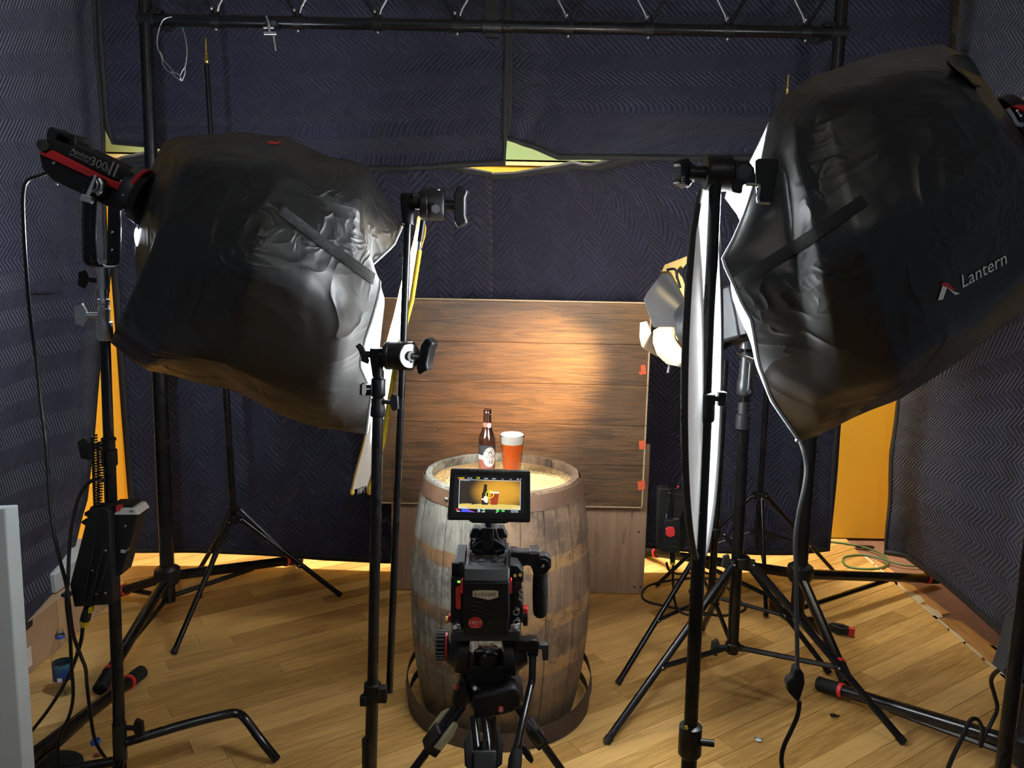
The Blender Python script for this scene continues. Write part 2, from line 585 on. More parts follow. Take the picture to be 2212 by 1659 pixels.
# the torn strip: old orange boards and dried glue beside the bare reddish slab
for k, (y0, y1, x0, x1) in enumerate(((2.3, 3.35, 2.2, 2.3), (3.36, 3.9, 2.2, 2.33), (3.92, 4.35, 2.205, 2.3), (4.37, 4.7, 2.2, 2.27), (2.9, 3.6, 2.305, 2.38))):
    MB().prism([(x0, y0, -0.0145), (x1, y0 + 0.03, -0.0145), (x1 - 0.02, y1 - 0.05, -0.0145), (x0 + 0.03, y1, -0.0145), (x0, y1, -0.0145)], (0, 0, 0.009)).build('subfloor_board', subfloor, fl)
gl = MB()
for k in range(16):
    y = 2.5 + k * 0.145 + random.uniform(-.03, .03)
    w = random.uniform(0.006, 0.012) + (0.035 if 3.9 < y < 4.25 else 0)
    gl.prism([(FX - 0.008, y - 0.08, -0.005), (FX + w, y - 0.05, -0.005), (FX + w * 1.3, y + 0.02, -0.005), (FX + w * 0.6, y + 0.09, -0.005), (FX - 0.008, y + 0.08, -0.005)], (0, 0, 0.0056))
gl.build('glue_residue', glue, fl)['kind'] = 'stuff'

orange = simple('orange_wall_paint', (0.84, 0.50, 0.045), 0.6, var=0.04, vs=3, bs=120, bd=0.0006)
olive = simple('pale_green_wall_paint', (0.30, 0.40, 0.19), 0.6, var=0.04, vs=3)
WB, ZT = 5.04, 2.335
wb = structure(MB().box((0, WB + 0.06, 1.18), (5.4, 0.12, ZT + 0.02)), 'wall_back', orange, org=(0, WB, 0))
MB().box((0, WB + 0.06, 3.0), (5.4, 0.12, 1.33)).build('upper_wall', olive, wb, label='pale green upper band of the back wall')
beads = simple('cream_beaded_trim', (0.8, 0.68, 0.36), 0.5)
tr = MB().box((0, WB - 0.002, ZT), (5.0, 0.006, 0.022))
for k in range(250): tr.cyl((-2.5 + k * 0.02, WB - 0.004, ZT - 0.011), (-2.5 + k * 0.02, WB - 0.004, ZT + 0.011), 0.004, n=6)
structure(tr, 'trim_1', beads)
structure(MB().box((-2.56, 4.0, 1.8), (0.12, 2.1, 3.6)), 'wall_left', orange)
structure(MB().box((2.62, 4.0, 1.8), (0.12, 2.1, 3.6)), 'wall_right', orange)
ceil_m = simple('ceiling_paint', (0.3, 0.3, 0.29), 0.9, var=0.05)
structure(MB().box((0, 2.0, 3.66), (5.4, 6.3, 0.1)), 'ceiling', ceil_m)
# ------------------------------------------------------------------ hung moving blankets
def blanket(name, label, L, Rr, mat, nrm, hem=None, top=None, uvs=(1, 1), amp=0.02, sides='LRB', fold=1.3, seed=0.0, nx=56, ny=48, uvo=(0, 0), bumps=()):
    root = thing(name, label, 'blanket', tuple((pl(L, 1) + pl(Rr, 1)) / 2), group='quilted moving blankets hung around the set')
    nrm = Vector(nrm).normalized()
    def pt(s, t, lift=0.0):
        p = pl(L, t).lerp(pl(Rr, t), s)
        if hem:
            q = pl(hem, s) - pl(L, 1).lerp(pl(Rr, 1), s)
            w = max(0, (t - 0.72) / 0.28)
            p = p + q * (w * w * (3 - 2 * w))
        if top:
            q = pl(top, s) - pl(L, 0).lerp(pl(Rr, 0), s)
            w = max(0, (0.25 - t) / 0.25)
            p = p + q * (w * w)
        f = noise.noise(Vector((s * uvs[0] * fold + seed, t * uvs[1] * 0.35, seed)))
        f2 = noise.noise(Vector((s * uvs[0] * 3.1, t * uvs[1] * 2.6 + seed, seed + 7)))
        d = amp * (f + 0.3 * f2) + lift
        for (bs, bt, rs, rt, a) in bumps:
            e = ((s - bs) / rs) ** 2 + ((t - bt) / rt) ** 2
            if e < 9: d += a * math.exp(-e)
        return p + nrm * d
    MB().grid(lambda s, t: pt(s, t), nx, ny, lambda s, t: (s * uvs[0] + uvo[0], t * uvs[1] + uvo[1])).build('quilted_panel', mat, root, solid=0.012, ang=80)
    bw = 0.035
    mb = MB()
    if 'L' in sides: mb.grid(lambda s, t: pt(s * bw / uvs[0] - 0.004, t, 0.011), 1, ny)
    if 'R' in sides: mb.grid(lambda s, t: pt(1.004 - s * bw / uvs[0], t, 0.011), 1, ny)
    if 'B' in sides: mb.grid(lambda s, t: pt(s, min(1, 1.0 - t * bw / uvs[1]), 0.011), nx, 1)
    if 'T' in sides: mb.grid(lambda s, t: pt(s, t * bw / uvs[1], 0.011), nx, 1)
    mb.build('binding', binding_m, root, solid=0.01, ang=80, label='black stitched binding tape')
    return root
BY = 4.36
def pys(pts, Y=BY): return [PY(u, v, Y) for u, v in pts]
blanket('moving_blanket', 'navy quilted blanket on the back wall behind the white flag and left tripod', pys([(240, 345), (245, 580), (262, 800), (280, 1060), (291, 1190)]), pys([(1066, 358), (1060, 1205)]),
        blanket_h, (0, -1, 0), hem=pys([(291, 1192), (420, 1194), (560, 1200), (700, 1208), (845, 1213), (1058, 1208)]), top=pys([(240, 352), (262, 338), (320, 325), (500, 325), (700, 335), (900, 340), (1062, 372)]), uvs=(2.0, 2.1), amp=0.03, sides='LTB', seed=1.3)
blanket('moving_blanket', 'navy quilted blanket on the back wall above and right of the dark plank board', pys([(1040, 370), (1036, 1206)], BY + 0.06), pys([(1845, 340), (1815, 860), (1790, 1190)], BY + 0.06),
        blanket_h, (0, -1, 0), hem=pys([(1036, 1206), (1400, 1180), (1480, 1190), (1640, 1199), (1720, 1198), (1790, 1188)], BY + 0.06), top=pys([(1040, 374), (1110, 372), (1205, 356), (1235, 348), (1262, 353), (1290, 350), (1340, 330), (1500, 325), (1845, 325)], BY + 0.06), uvs=(2.0, 2.1), amp=0.03, sides='RTB', seed=4.1)
blanket('moving_blanket', 'navy quilted blanket high on the back wall behind the steel safety cable', pys([(205, -90), (216, 100), (229, 265), (247, 313)], BY - 0.05), pys([(1102, -90), (1098, 150), (1092, 360)], BY - 0.05),
        blanket_v, (0, -1, 0), hem=pys([(247, 313), (330, 320), (500, 342), (760, 368), (880, 370), (1000, 362), (1092, 358)], BY - 0.05), uvs=(2.25, 1.15), amp=0.02, sides='LRB', seed=2.2, nx=64)
blanket('moving_blanket', 'navy quilted blanket high on the back wall, a green gap under its corner', pys([(1098, -90), (1098, 150), (1096, 300)], BY - 0.04), pys([(2062, -90), (2050, 150), (2035, 350)], BY - 0.04),
        blanket_v, (0, -1, 0), hem=pys([(1096, 304), (1150, 322), (1205, 346), (1280, 345), (1350, 346), (1480, 348), (1700, 346), (2035, 350)], BY - 0.04), uvs=(2.3, 1.1), amp=0.025, sides='LB', seed=9.0, nx=72, bumps=((0.045, 0.6, 0.03, 0.3, 0.05), (0.09, 0.75, 0.03, 0.2, -0.03)))
# along the left wall: far edge at the back, near edge beside the photographer
LR = [PY(200, -80, 4.3), PY(222, 300, 4.27), PY(230, 480, 4.24)]
LRb = [PY(233, 560, 4.22), PY(213, 780, 4.12), PY(185, 1080, 3.92), PY(145, 1240, 3.74)]
LL = [PY(-120, -80, 3.06), PY(-100, 300, 3.05), PY(-90, 640, 3.02)]
LLb = [PY(-90, 600, 3.0), PY(-80, 1000, 2.9), PY(-70, 1500, 2.72)]
blanket('moving_blanket', 'navy quilted blanket high on the left wall above the black and red lamp', LL, [LR[0], LR[1], PY(234, 630, 4.24)], blanket_v, (0.85, -0.5, 0), uvs=(1.45, 1.5), amp=0.05, sides='R', seed=3.3)
blanket('moving_blanket', 'navy quilted blanket low on the left wall, its hem sweeping past the water bottle', LLb, LRb, blanket_v, (0.85, -0.5, 0), hem=[PY(-70, 1500, 2.72), PY(-10, 1425, 2.86), PY(40, 1380, 3.06), PY(110, 1310, 3.45), PY(145, 1240, 3.74)], uvs=(1.45, 1.75), amp=0.06, sides='RB', seed=6.2, fold=2.0)
# along the right wall
RL = [PY(2048, -80, 4.5), PY(2030, 100, 4.5), PY(2012, 260, 4.5)]
RLb = [PY(2030, 130, 4.49), PY(1945, 855, 4.48), PY(1930, 980, 4.47), PY(1915, 1195, 4.42)]
RR = [PY(2420, -80, 3.1), PY(2400, 250, 3.1)]
RRb = [PY(2400, 200, 3.05), PY(2360, 900, 2.95), PY(2300, 1500, 2.9)]
blanket('moving_blanket', 'navy quilted blanket high on the right wall, its edge catching pale light', RL, RR, blanket_v, (-0.85, -0.5, 0), uvs=(1.45, 0.9), amp=0.05, sides='LB', seed=5.5)
blanket('moving_blanket', 'navy quilted blanket low on the right wall, its hem rising over the torn floor edge', RLb, RRb, blanket_v, (-0.85, -0.5, 0), hem=[PY(1915, 1196, 4.42), PY(1960, 1205, 4.34), PY(2040, 1262, 3.98), PY(2130, 1350, 3.55), PY(2205, 1415, 3.25), PY(2300, 1500, 2.9)], uvs=(1.45, 2.2), amp=0.06, sides='LB', seed=8.8, fold=2.0)
# ------------------------------------------------------------------ lighting truss overhead and its four stands
TY = 3.75
tl, tr_ = PY(318, 47, TY), PY(1812, 66, TY)
tz = (tl.z + tr_.z) / 2
truss = thing('lighting_truss', 'black lighting truss spanning the set across the top', 'truss', (0, TY, tz))
xL, xR = tl.x, tr_.x
MB().cyl((xL, TY, tz), (xR, TY, tz), 0.026, n=20).build('chord', satin, truss)
MB().cyl((xL, TY, tz + 0.36), (xR, TY, tz + 0.36), 0.026, n=20).build('chord', satin, truss)
nodes = [PY(u, 52, TY).x for u in (467, 644, 816, 988, 1228, 1401, 1573, 1741)]
for i, x in enumerate(nodes):
    MB().cyl((x - 0.022, TY, tz), (x + 0.022, TY, tz), 0.029, n=16).tube([(x, TY, tz + 0.02), (x, TY, tz + 0.05)], 0.014).build('node_collar', black, truss)
    s = 1 if i < 4 else -1
    MB().tube([(x + 0.012 * s, TY - 0.012, tz + 0.035), (x + 0.02 * s, TY - 0.012, tz + 0.06), (x + 0.19 * s, TY - 0.012, tz + 0.345)], 0.0055).build('brace', chrome, truss, label='bare steel diagonal brace')
    MB().tube([(x - 0.012 * s, TY, tz + 0.035), (x - 0.19 * s, TY, tz + 0.345)], 0.008).build('brace', black, truss)
    MB().sph((x, TY - 0.004, tz - 0.036), 0.008, n=10, m=6).build('bolt', steel, truss)
    MB().sph((x - 0.01, TY - 0.022, tz + 0.045), 0.008, n=10, m=6).build('bolt', steel, truss)
xc = PY(1063, 55, TY).x
MB().cyl((xc - 0.045, TY, tz), (xc + 0.045, TY, tz), 0.031).box((xc, TY, tz + 0.18), (0.07, 0.05, 0.36)).box((xc, TY, tz - 0.038), (0.06, 0.03, 0.02)).build('centre_coupler', black, truss, bevel=0.003)
for x, s in ((xL, 1), (xR, -1)):
    MB().cyl((x - 0.035, TY, tz), (x + 0.035, TY, tz), 0.033).box((x + 0.045 * s, TY, tz + 0.03), (0.05, 0.05, 0.02)).tube([(x + 0.06 * s, TY - 0.02, tz - 0.03), (x + 0.1 * s, TY - 0.035, tz - 0.052), (x + 0.13 * s, TY - 0.035, tz - 0.045)], 0.009).build('end_coupler', black, truss, bevel=0.002)

def truss_stand(label, base, top, feet, hubz=0.2, collar=None):
    base, top = Vector(base), Vector(top)
    t = thing('truss_stand', label, 'stand', (base.x, base.y, 0), 'crank stands carrying the overhead truss')
    z0 = 0.07
    d = (top - base)
    at = lambda z: base + d * ((z - base.z) / d.z)
    MB().cyl(at(z0), at(1.9), 0.0335).build('outer_pole', satin, t)
    MB().cyl(at(1.9), at(top.z), 0.0275).build('inner_pole', satin, t)
    cm = MB()
    for z in (1.9, 2.05): cm.rings([(at(z - 0.03), 0.035), (at(z - 0.025), 0.039), (at(z + 0.025), 0.039), (at(z + 0.03), 0.035)])
    cm.tube([at(2.0) + Vector((0.03, 0, 0)), at(2.0) + Vector((0.075, -0.01, 0.015))], 0.012).build('collar', black, t)
    h = at(hubz)
    MB().rings([(h - Vector((0, 0, 0.035)), 0.05), (h + Vector((0, 0, 0.0)), 0.066), (h + Vector((0, 0, 0.04)), 0.06), (h + Vector((0, 0, 0.055)), 0.04)]).build('hub', black, t)
    for f in feet:
        f = Vector(f)
        q = (f - h).normalized()
        m = h + (f - h) * 0.6
        l = MB().cyl(h + q * 0.04, f, 0.025, n=16).build('leg', satin, t)
        MB().cyl(f - q * 0.10, f, 0.029, n=16).build('rubber_foot', rubber, l)
        MB().cyl(f - q * 0.112, f - q * 0.096, 0.0305, n=16).build('foot_ring', redplastic, l, label='red ring round the foot')
        lo = at(z0 + 0.02)
        MB().tube([lo + Vector((q.x, q.y, 0)) * 0.03, m - Vector((0, 0, 0.02))], 0.012, n=6).sph(m - Vector((0, 0, 0.018)), 0.014).build('strut', black, l)
    return t
VZ = Vector((0, 0, 1))
hl = PY(362, 1245, TY)
hr = PY(1728, 1240, TY)
f1, f2, f3 = PZ(215, 1490, 0.03), PZ(648, 1208, 0.03), PZ(243, 1282, 0.03)
truss_stand('black crank stand behind the left softbox, foot at the red-ringed pair of feet', (hl.x, TY, hl.z), (xL, TY, tz + 0.5), (f1, f2, f3), hl.z)
g1, g2, g3 = PZ(1831, 1477, 0.03), PZ(2025, 1250, 0.03), PZ(1392, 1190, 0.03)
truss_stand('black crank stand behind the right softbox on the hub with long level legs', (hr.x, TY, hr.z), (xR, TY, tz + 0.5), (g1, g2, g3), hr.z)
nl = PZ(305, 1452, 0.03)
pn_ = PZ(40, 1652, 0.13)
dn = (pn_ - nl); dn.z = 0
dn.normalize()
bl = nl + dn * 1.08
truss_stand('black crank stand at the front left, only its long front leg in view', (bl.x, bl.y, 0.16), (bl.x, bl.y, tz + 0.5), (nl, (bl.x - 0.8, bl.y - 0.3, 0.03), (bl.x - 0.6, bl.y + 0.5, 0.03)), 0.16)
nr = PZ(1768, 1476, 0.03)
br = PZ(2214, 1618, 0.13)
truss_stand('black crank stand at the front right, its post beside the finned power supply', (br.x, br.y, 0.13), (br.x + 0.01, br.y, tz + 0.5), (nr, (br.x + 0.5, br.y - 0.75, 0.03), (br.x + 0.42, br.y + 0.55, 0.03)), 0.14)
# things hanging from the truss
wire = thing('safety_cable', 'thin steel safety cable looped over the left end of the truss', 'cable', PY(372, 110, TY - 0.03))
wp = [(372, 36), (352, 44), (341, 75), (340, 100), (346, 118)]
MB().tube(smoothpath([PY(u, v, TY - 0.03) for u, v in wp]), 0.003, 6).build('wire', steel, wire)
MB().tube(smoothpath([PY(u, v, TY - 0.03) for u, v in [(394, 59), (401, 85), (404, 115), (401, 135)]]), 0.003, 6).build('wire', steel, wire)
MB().tube([PY(345, 112, TY - .03), PY(350, 125, TY - .03)], 0.0065, 8).build('ferrule', chrome, wire)
MB().tube([PY(403, 131, TY - .03), PY(400, 144, TY - .03)], 0.0065, 8).build('ferrule', chrome, wire)
MB().tube(smoothpath([PY(u, v, TY - 0.03) for u, v in [(350, 125), (352, 140), (362, 153), (372, 158), (372, 152), (358, 136), (350, 125)]]), 0.003, 6).tube(smoothpath([PY(u, v, TY - 0.03) for u, v in [(400, 144), (399, 160), (393, 174), (388, 168), (393, 155), (400, 144)]]), 0.003, 6).tube(smoothpath([PY(u, v, TY - 0.034) for u, v in [(368, 156), (376, 164), (388, 172), (390, 166), (380, 158), (370, 156)]]), 0.004, 6).build('eye_loop', steel, wire)
tc = thing('truss_clamp', 'small chrome clamp with a hanging spigot on the overhead truss', 'clamp', PY(583, 60, TY - 0.04))
MB().prect(570, 43, 596, 56, TY - 0.05, 0.09).build('clamp_jaw', gunmetal, tc, bevel=0.004)
MB().tube([PY(575, 35, TY - 0.06), PY(582, 55, TY - 0.06)], 0.006).build('handle', chrome, tc)
MB().tube([PY(569, 60, TY - 0.06), PY(592, 60, TY - 0.06)], 0.006).tube([PY(581, 53, TY - 0.06), PY(583, 74, TY - 0.06)], 0.008).build('screw', chrome, tc)
MB().tube([PY(571, 73, TY - 0.06), PY(598, 73, TY - 0.06)], 0.010).build('cross_bar', chrome, tc)
MB().tube([PY(591, 78, TY - 0.06), PY(596, 111, TY - 0.06)], 0.0075).build('spigot', chrome, tc)
# ------------------------------------------------------------------ softbox lanterns with black skirts
lamp_glow = emit('lantern_diffuser_glow', (0.93, 0.97, 1.0), LANTERN)
leak_glow = emit('lamp_front_glow', (0.85, 0.93, 1.0), 9.0)
def lantern(name, label, rings, near, far, glow_at, loc, seed, wrinkle=0.014):
    """skirted lantern: rings of (top pixel, bottom pixel, distance, depth radius); the last ring is the ragged opening"""
    root = thing(name, label, 'softbox', loc)
    n = 72
    R3 = []
    for (T, B, Yc, dr) in rings:
        a, b = PY(T[0], T[1], Yc), PY(B[0], B[1], Yc)
        c, h = (a + b) / 2, (a - b) / 2
        vd = (c - CAM).normalized()
        row = []
        for k in range(n):
            f = 2 * pi * k / n
            fa = (f % (pi / 4)) - pi / 8
            g_ = lerp(1.0, cos(pi / 8) / cos(fa), 0.75) * 1.0
            row.append(c + (h * cos(f) - vd * dr * sin(f)) * g_)
        R3.append(row)
    T, B, Yc, dr = rings[-1]
    last = []
    for k in range(n):
        f = 2 * pi * k / n
        Y = Yc - dr * sin(f)
        t = f / pi if f <= pi else (2 * pi - f) / pi
        src = near if f <= pi else far
        # fraction by height along the edge
        tot = [0]
        for i in range(len(src) - 1): tot.append(tot[-1] + math.hypot(src[i + 1][0] - src[i][0], src[i + 1][1] - src[i][1]))
        s = t * tot[-1]
        i = max(j for j in range(len(src) - 1) if tot[j] <= s + 1e-9)
        q = (s - tot[i]) / max(1e-6, tot[i + 1] - tot[i])
        last.append(PY(lerp(src[i][0], src[i + 1][0], q), lerp(src[i][1], src[i + 1][1], q), Y))
    R3[-1] = last
    # smooth along the axis
    K = 9
    rows = []
    m = len(R3)
    for i in range(m - 1):
        for j in range(K):
            t = j / K
            row = []
            for k in range(n):
                p0, p1, p2, p3 = R3[max(i - 1, 0)][k], R3[i][k], R3[i + 1][k], R3[min(i + 2, m - 1)][k]
                sm = 0.5 * ((2 * p1) + (p2 - p0) * t + (2 * p0 - 5 * p1 + 4 * p2 - p3) * t * t + (3 * p1 - p0 - 3 * p2 + p3) * t ** 3)
                row.append(sm.lerp(p1.lerp(p2, t), 0.75))
            rows.append(row)
    rows.append(last)
    cent = [sum(r, Vector()) / n for r in rows]
    M = len(rows)
    def shell(scale, amp, i0=0):
        mb = MB()
        vs = []
        for i, row in enumerate(rows):
            if i < i0: continue
            edge = min(1, (M - 1 - i) / 6.0, i / 5.0 + 0.2)
            for k, p in enumerate(row):
                d = (p - cent[i])
                dn_ = d.normalized()
                w = noise.noise(p * 3.2 + Vector((seed, 0, 0))) * 1.1 + noise.noise(p * 7.0 + Vector((0, seed, 0))) * 0.5
                w += (0.5 - abs(noise.noise(p * 3.4 + Vector((0, 0, seed))))) * 0.9      # creases
                vs.append(cent[i] + d * scale + dn_ * (amp * w * edge))
        fs = [(i * n + k, i * n + (k + 1) % n, (i + 1) * n + (k + 1) % n, (i + 1) * n + k) for i in range(M - 1 - i0) for k in range(n)]
        return mb.add(vs, fs)
    sk = shell(1.0, wrinkle)
    rows_w = [sk.v[i * n:(i + 1) * n] for i in range(M)]
    skirt = sk.build('skirt', skirt_m, root, ang=180, label='wrinkled black nylon skirt')
    shell(0.972, wrinkle, 26).build('lining', lining_m, skirt, ang=180, label='grey inner lining of the skirt')
    MB().tube(last, 0.0045, 6, closed=True).build('hem_piping', piping_m, skirt)
    i = int(glow_at * (M - 1))
    g = [cent[i] + (p - cent[i]) * 0.9 for p in rows[i]]
    ax = (cent[min(i + 2, M - 1)] - cent[max(i - 2, 0)]).normalized()
    vs = []
    for q in range(7):
        t = q / 6 * pi / 2
        for p in g: vs.append(cent[i] + (p - cent[i]) * cos(t) * 0.999 + ax * 0.05 * sin(t))
    fs = [(q * n + k, q * n + (k + 1) % n, (q + 1) * n + (k + 1) % n, (q + 1) * n + k) for q in range(6) for k in range(n)]
    MB().add(vs, fs).build('diffuser', lamp_glow, root, ang=180, label='glowing white diffuser inside the skirt')
    surf = lambda a, k: (rows[int(a * (M - 1))][k % n], (rows[int(a * (M - 1))][k % n] - cent[int(a * (M - 1))]).normalized())
    return root, skirt, rows_w, cent, surf
def on_skirt(rows, cent, u, v, miss=None):
    """front surface point of a skirt under pixel u, v"""
    d = ray(u, v)
    best = None
    for i in range(len(rows) - 1):
        r0, r1 = rows[i], rows[i + 1]
        n = len(r0)
        for k in range(n):
            k2 = (k + 1) % n
            for tri in ((r0[k], r0[k2], r1[k2]), (r0[k], r1[k2], r1[k])):
                e1, e2 = tri[1] - tri[0], tri[2] - tri[0]
                pv = d.cross(e2)
                det = e1.dot(pv)
                if abs(det) < 1e-12: continue
                tv = CAM - tri[0]
                a = tv.dot(pv) / det
                if a < -0.01 or a > 1.01: continue
                qv = tv.cross(e1)
                b = d.dot(qv) / det
                if b < -0.01 or a + b > 1.02: continue
                t = e2.dot(qv) / det
                if t > 0.1 and (best is None or t < best): best = t
    if best is None and miss is not None: return miss
    return CAM + d * ((best or 2.0) - 0.004)
LY = 2.56
lr = [((322, 372), (296, 470), LY, .10), ((352, 312), (290, 560), LY, .24), ((390, 298), (298, 655), LY, .32), ((440, 292), (238, 738), LY, .36), ((520, 288), (322, 802), LY, .39),
      ((620, 298), (482, 834), LY, .40), ((715, 346), (600, 892), LY, .35), ((790, 370), (700, 924), LY, .28), ((868, 490), (791, 938), LY, .20)]
lroot, lskirt, lrows, lcent, lsurf = lantern('softbox_lantern', 'black skirted lantern softbox on the left lamp, pouring white light on the flag', lr,
    [(868, 490), (850, 530), (800, 576), (812, 596), (822, 612), (815, 650), (803, 692), (788, 735), (777, 788), (796, 830), (803, 850), (797, 890), (791, 938)],
    [(868, 490), (842, 524), (796, 572), (806, 598), (818, 614), (829, 648), (823, 700), (818, 750), (812, 830), (804, 880), (791, 938)], 0.80, PY(560, 600, LY), 2.0)
def strip_on(rows, cent, pts, w, name, mat, parent, steps=14, lift=0.004):
    pa = []
    for i in range(len(pts) - 1):
        for j in range(steps): pa.append((lerp(pts[i][0], pts[i + 1][0], j / steps), lerp(pts[i][1], pts[i + 1][1], j / steps)))
    pa.append(pts[-1])
    mb = MB()
    vs, fs = [], []
    for i, (u, v) in enumerate(pa):
        a, b = pa[max(i - 1, 0)], pa[min(i + 1, len(pa) - 1)]
        dx, dy = b[0] - a[0], b[1] - a[1]
        L = math.hypot(dx, dy)
        nx, ny = -dy / L * w / 2, dx / L * w / 2
        vs += [on_skirt(rows, cent, u + nx, v + ny, vs[-2] if vs else None), on_skirt(rows, cent, u - nx, v - ny, vs[-1] if vs else None)]
        for q in (-1, -2):
            if len(vs) > 3 and (vs[q] - vs[q - 2]).length > 0.04: vs[q] = vs[q - 2].copy()
    fs = [(2 * i, 2 * i + 1, 2 * i + 3, 2 * i + 2) for i in range(len(pa) - 1)]
    return mb.add(vs, fs).build(name, mat, parent, solid=lift * .6, ang=180)
strip_on(lrows, lcent, [(604, 452), (700, 525), (812, 606)], 22, 'velcro_strip', velcro_m, lskirt)
def skirt_letters(rows, cent, s, ua, va, ub, vb, mat, parent, mb=None):
    vs, fs, w, h = _txt[s]
    L = math.hypot(ub - ua, vb - va)
    ex, ey = (ub - ua) / L, (vb - va) / L
    k = L / w
    mb = mb or MB()
    p0 = on_skirt(rows, cent, ua, va)
    p1 = on_skirt(rows, cent, ub, vb)
    p2 = on_skirt(rows, cent, (ua + ub) / 2 + ey * 30, (va + vb) / 2 - ex * 30)
    nn = (p1 - p0).cross(p2 - p0).normalized()
    if nn.dot(CAM - p0) < 0: nn = -nn
    o = p0 + nn * 0.005
    pts = []
    for x, y in vs:
        uu, vv = ua + ex * x * k + ey * y * k, va + ey * x * k - ex * y * k
        pts.append(on_skirt(rows, cent, uu, vv, PP(uu, vv, o, nn)))
    return mb.add(pts, fs), o, nn
def logo_mark(o, nn, pts_px): return [PP(u, v, o, nn) for u, v in pts_px]
mb, o_, n_ = skirt_letters(lrows, lcent, 'Lantern', 500, 310, 556, 308, greyprint, lskirt)
mb.build('lettering', gunmetal, lskirt, flat=True)
MB().add([on_skirt(lrows, lcent, u, v, PP(u, v, o_, n_)) for u, v in [(576, 309), (584, 304), (595, 307), (608, 303), (600, 312), (587, 311)]], [(0, 1, 2, 3, 4, 5)]).build('logo_mark', red, lskirt, flat=True)
# the lamp head driving the left lantern (side profile is vertical, real width behind it)
LH = 2.40
head = thing('studio_lamp', 'black lamp head with a red side stripe on the left stand', 'lamp', PY(190, 390, LH + .07))
MB().pprism([(95, 310), (99, 296), (112, 300), (150, 313), (163, 312), (222, 340), (288, 375), (281, 392), (268, 396), (245, 390), (110, 324), (96, 331), (79, 322)], LH, 0.13).build('upper_body', plastic, head, bevel=0.006)
MB().pprism([(83, 331), (265, 416), (275, 422), (262, 456), (232, 446), (112, 389), (90, 365)], LH + 0.004, 0.122).build('lower_body', plastic, head, bevel=0.006)
MB().pprism([(82, 326), (97, 331), (110, 322.5), (242, 389), (268, 395), (281, 391), (296, 374), (307, 367), (321, 366), (306, 378), (292, 395), (284, 405), (276, 421), (217, 394), (83, 332)], LH - 0.006, 0.142).build('red_stripe', red, head, bevel=0.004, label='glossy red side stripe')
ha = MB().pprism([(98, 297), (102, 279), (108, 272), (124, 281), (164, 292), (163, 314), (150, 314), (149, 303), (143, 299), (124, 290), (119, 293), (117, 303)], LH + .025, .08)
ha.build('carry_handle', plastic, head, bevel=.004)
MB().cyl(PY(92, 313, LH - .012), PY(92, 313, LH + 0.0), 0.016, n=20).cyl(PY(92, 313, LH - .016), PY(92, 313, LH - .01), 0.006).build('adjust_knob', rubber, head)
fc = PY(291, 410, LH + 0.065)
fa = (PY(310, 420, LH + 0.065) - PY(270, 398, LH + 0.065)).normalized()
MB().rings([(fc - fa * 0.035, 0.045), (fc - fa * 0.012, 0.072), (fc + fa * 0.012, 0.076), (fc + fa * 0.03, 0.07)], 28).build('front_flange', gunmetal, head)
MB().rings([(fc + fa * 0.028, 0.085), (fc + fa * 0.05, 0.088), (fc + fa * 0.055, 0.075)], 28).build('speed_ring', black, head)
MB().sph(PY(296, 512, LH + 0.03), 0.012, (0.5, 1.0, 2.3), 12, 8).build('lamp_window', leak_glow, lroot, label='sliver of bare lamp light at the neck')
for u, v in ((116, 352), (122, 397), (262, 391), (266, 422)): MB().sph(PY(u, v, LH - 0.008), 0.0045, n=8, m=6).build('screw', steel, head)
text_px('Aputure', 153, 327, 197, 347, LH - 0.0015, greyprint, head)
text_px('light storm', 149, 333, 175, 345, LH - 0.0015, greyprint, head)
text_px('COB', 177, 346, 191, 352.5, LH - 0.0015, greyprint, head)
text_px('300', 194, 355, 229, 370, LH - 0.0015, greyprint, head)
text_px('d', 226, 369, 232, 371.5, LH - 0.0015, greyprint, head)
text_px('II', 233, 376, 247, 383, LH - 0.0015, greyprint, head)
# bare lamp light that spills from the gap between the lamp head and the skirt
lamp('left_lamp_spill', 'POINT', PY(289, 506, 2.75), (0, 0, 0), 24, (0.72, 0.84, 1.0), shadow_soft_size=0.014)
# tilting yoke
yk = MB()
def band(pts, w, tk, axis):
    pts = [Vector(p) for p in pts]
    vs, fs = [], []
    axis = Vector(axis).normalized()
    for i, p in enumerate(pts):
        t = (pts[min(i + 1, len(pts) - 1)] - pts[max(i - 1, 0)]).normalized()
        nn = t.cross(axis).normalized()
        vs += [p + axis * w / 2 + nn * tk / 2, p - axis * w / 2 + nn * tk / 2, p - axis * w / 2 - nn * tk / 2, p + axis * w / 2 - nn * tk / 2]
    for i in range(len(pts) - 1):
        for k in range(4): fs.append((4 * i + k, 4 * i + (k + 1) % 4, 4 * i + 4 + (k + 1) % 4, 4 * i + 4 + k))
    fs += [(0, 1, 2, 3), tuple(4 * (len(pts) - 1) + k for k in (3, 2, 1, 0))]
    return MB().add(vs, fs)
YA, YB = LH - 0.03, LH + 0.17
yax = Vector((0.80, -0.2, 0))
band(smoothpath([PY(193, 398, YA), PY(193, 470, YA), PY(193, 545, YA), PY(197, 565, YA + 0.01), PY(210, 574, YA + 0.03), PY(228, 577, YB - 0.06), PY(243, 572, YB - 0.01), PY(246, 555, YB), PY(247, 500, YB), PY(248, 440, YB)], 5), 0.042, 0.007, (0.87, -0.1, 0)).build('yoke', black, head, bevel=0.001)
for k, du in enumerate((-12, 3, 12)): MB().tube(smoothpath([PY(193 + du, 400, YA - .002), PY(193 + du, 545, YA - .002), PY(197 + du, 565, YA + .006), PY(212 + du * .8, 577, YA + .03)], 5), 0.0022, 6).build('yoke_edge', gunmetal, head)
for v in (502, 540): MB().sph(PY(243, v, YB - 0.008), 0.005, n=8, m=6).build('rivet', chrome, head)
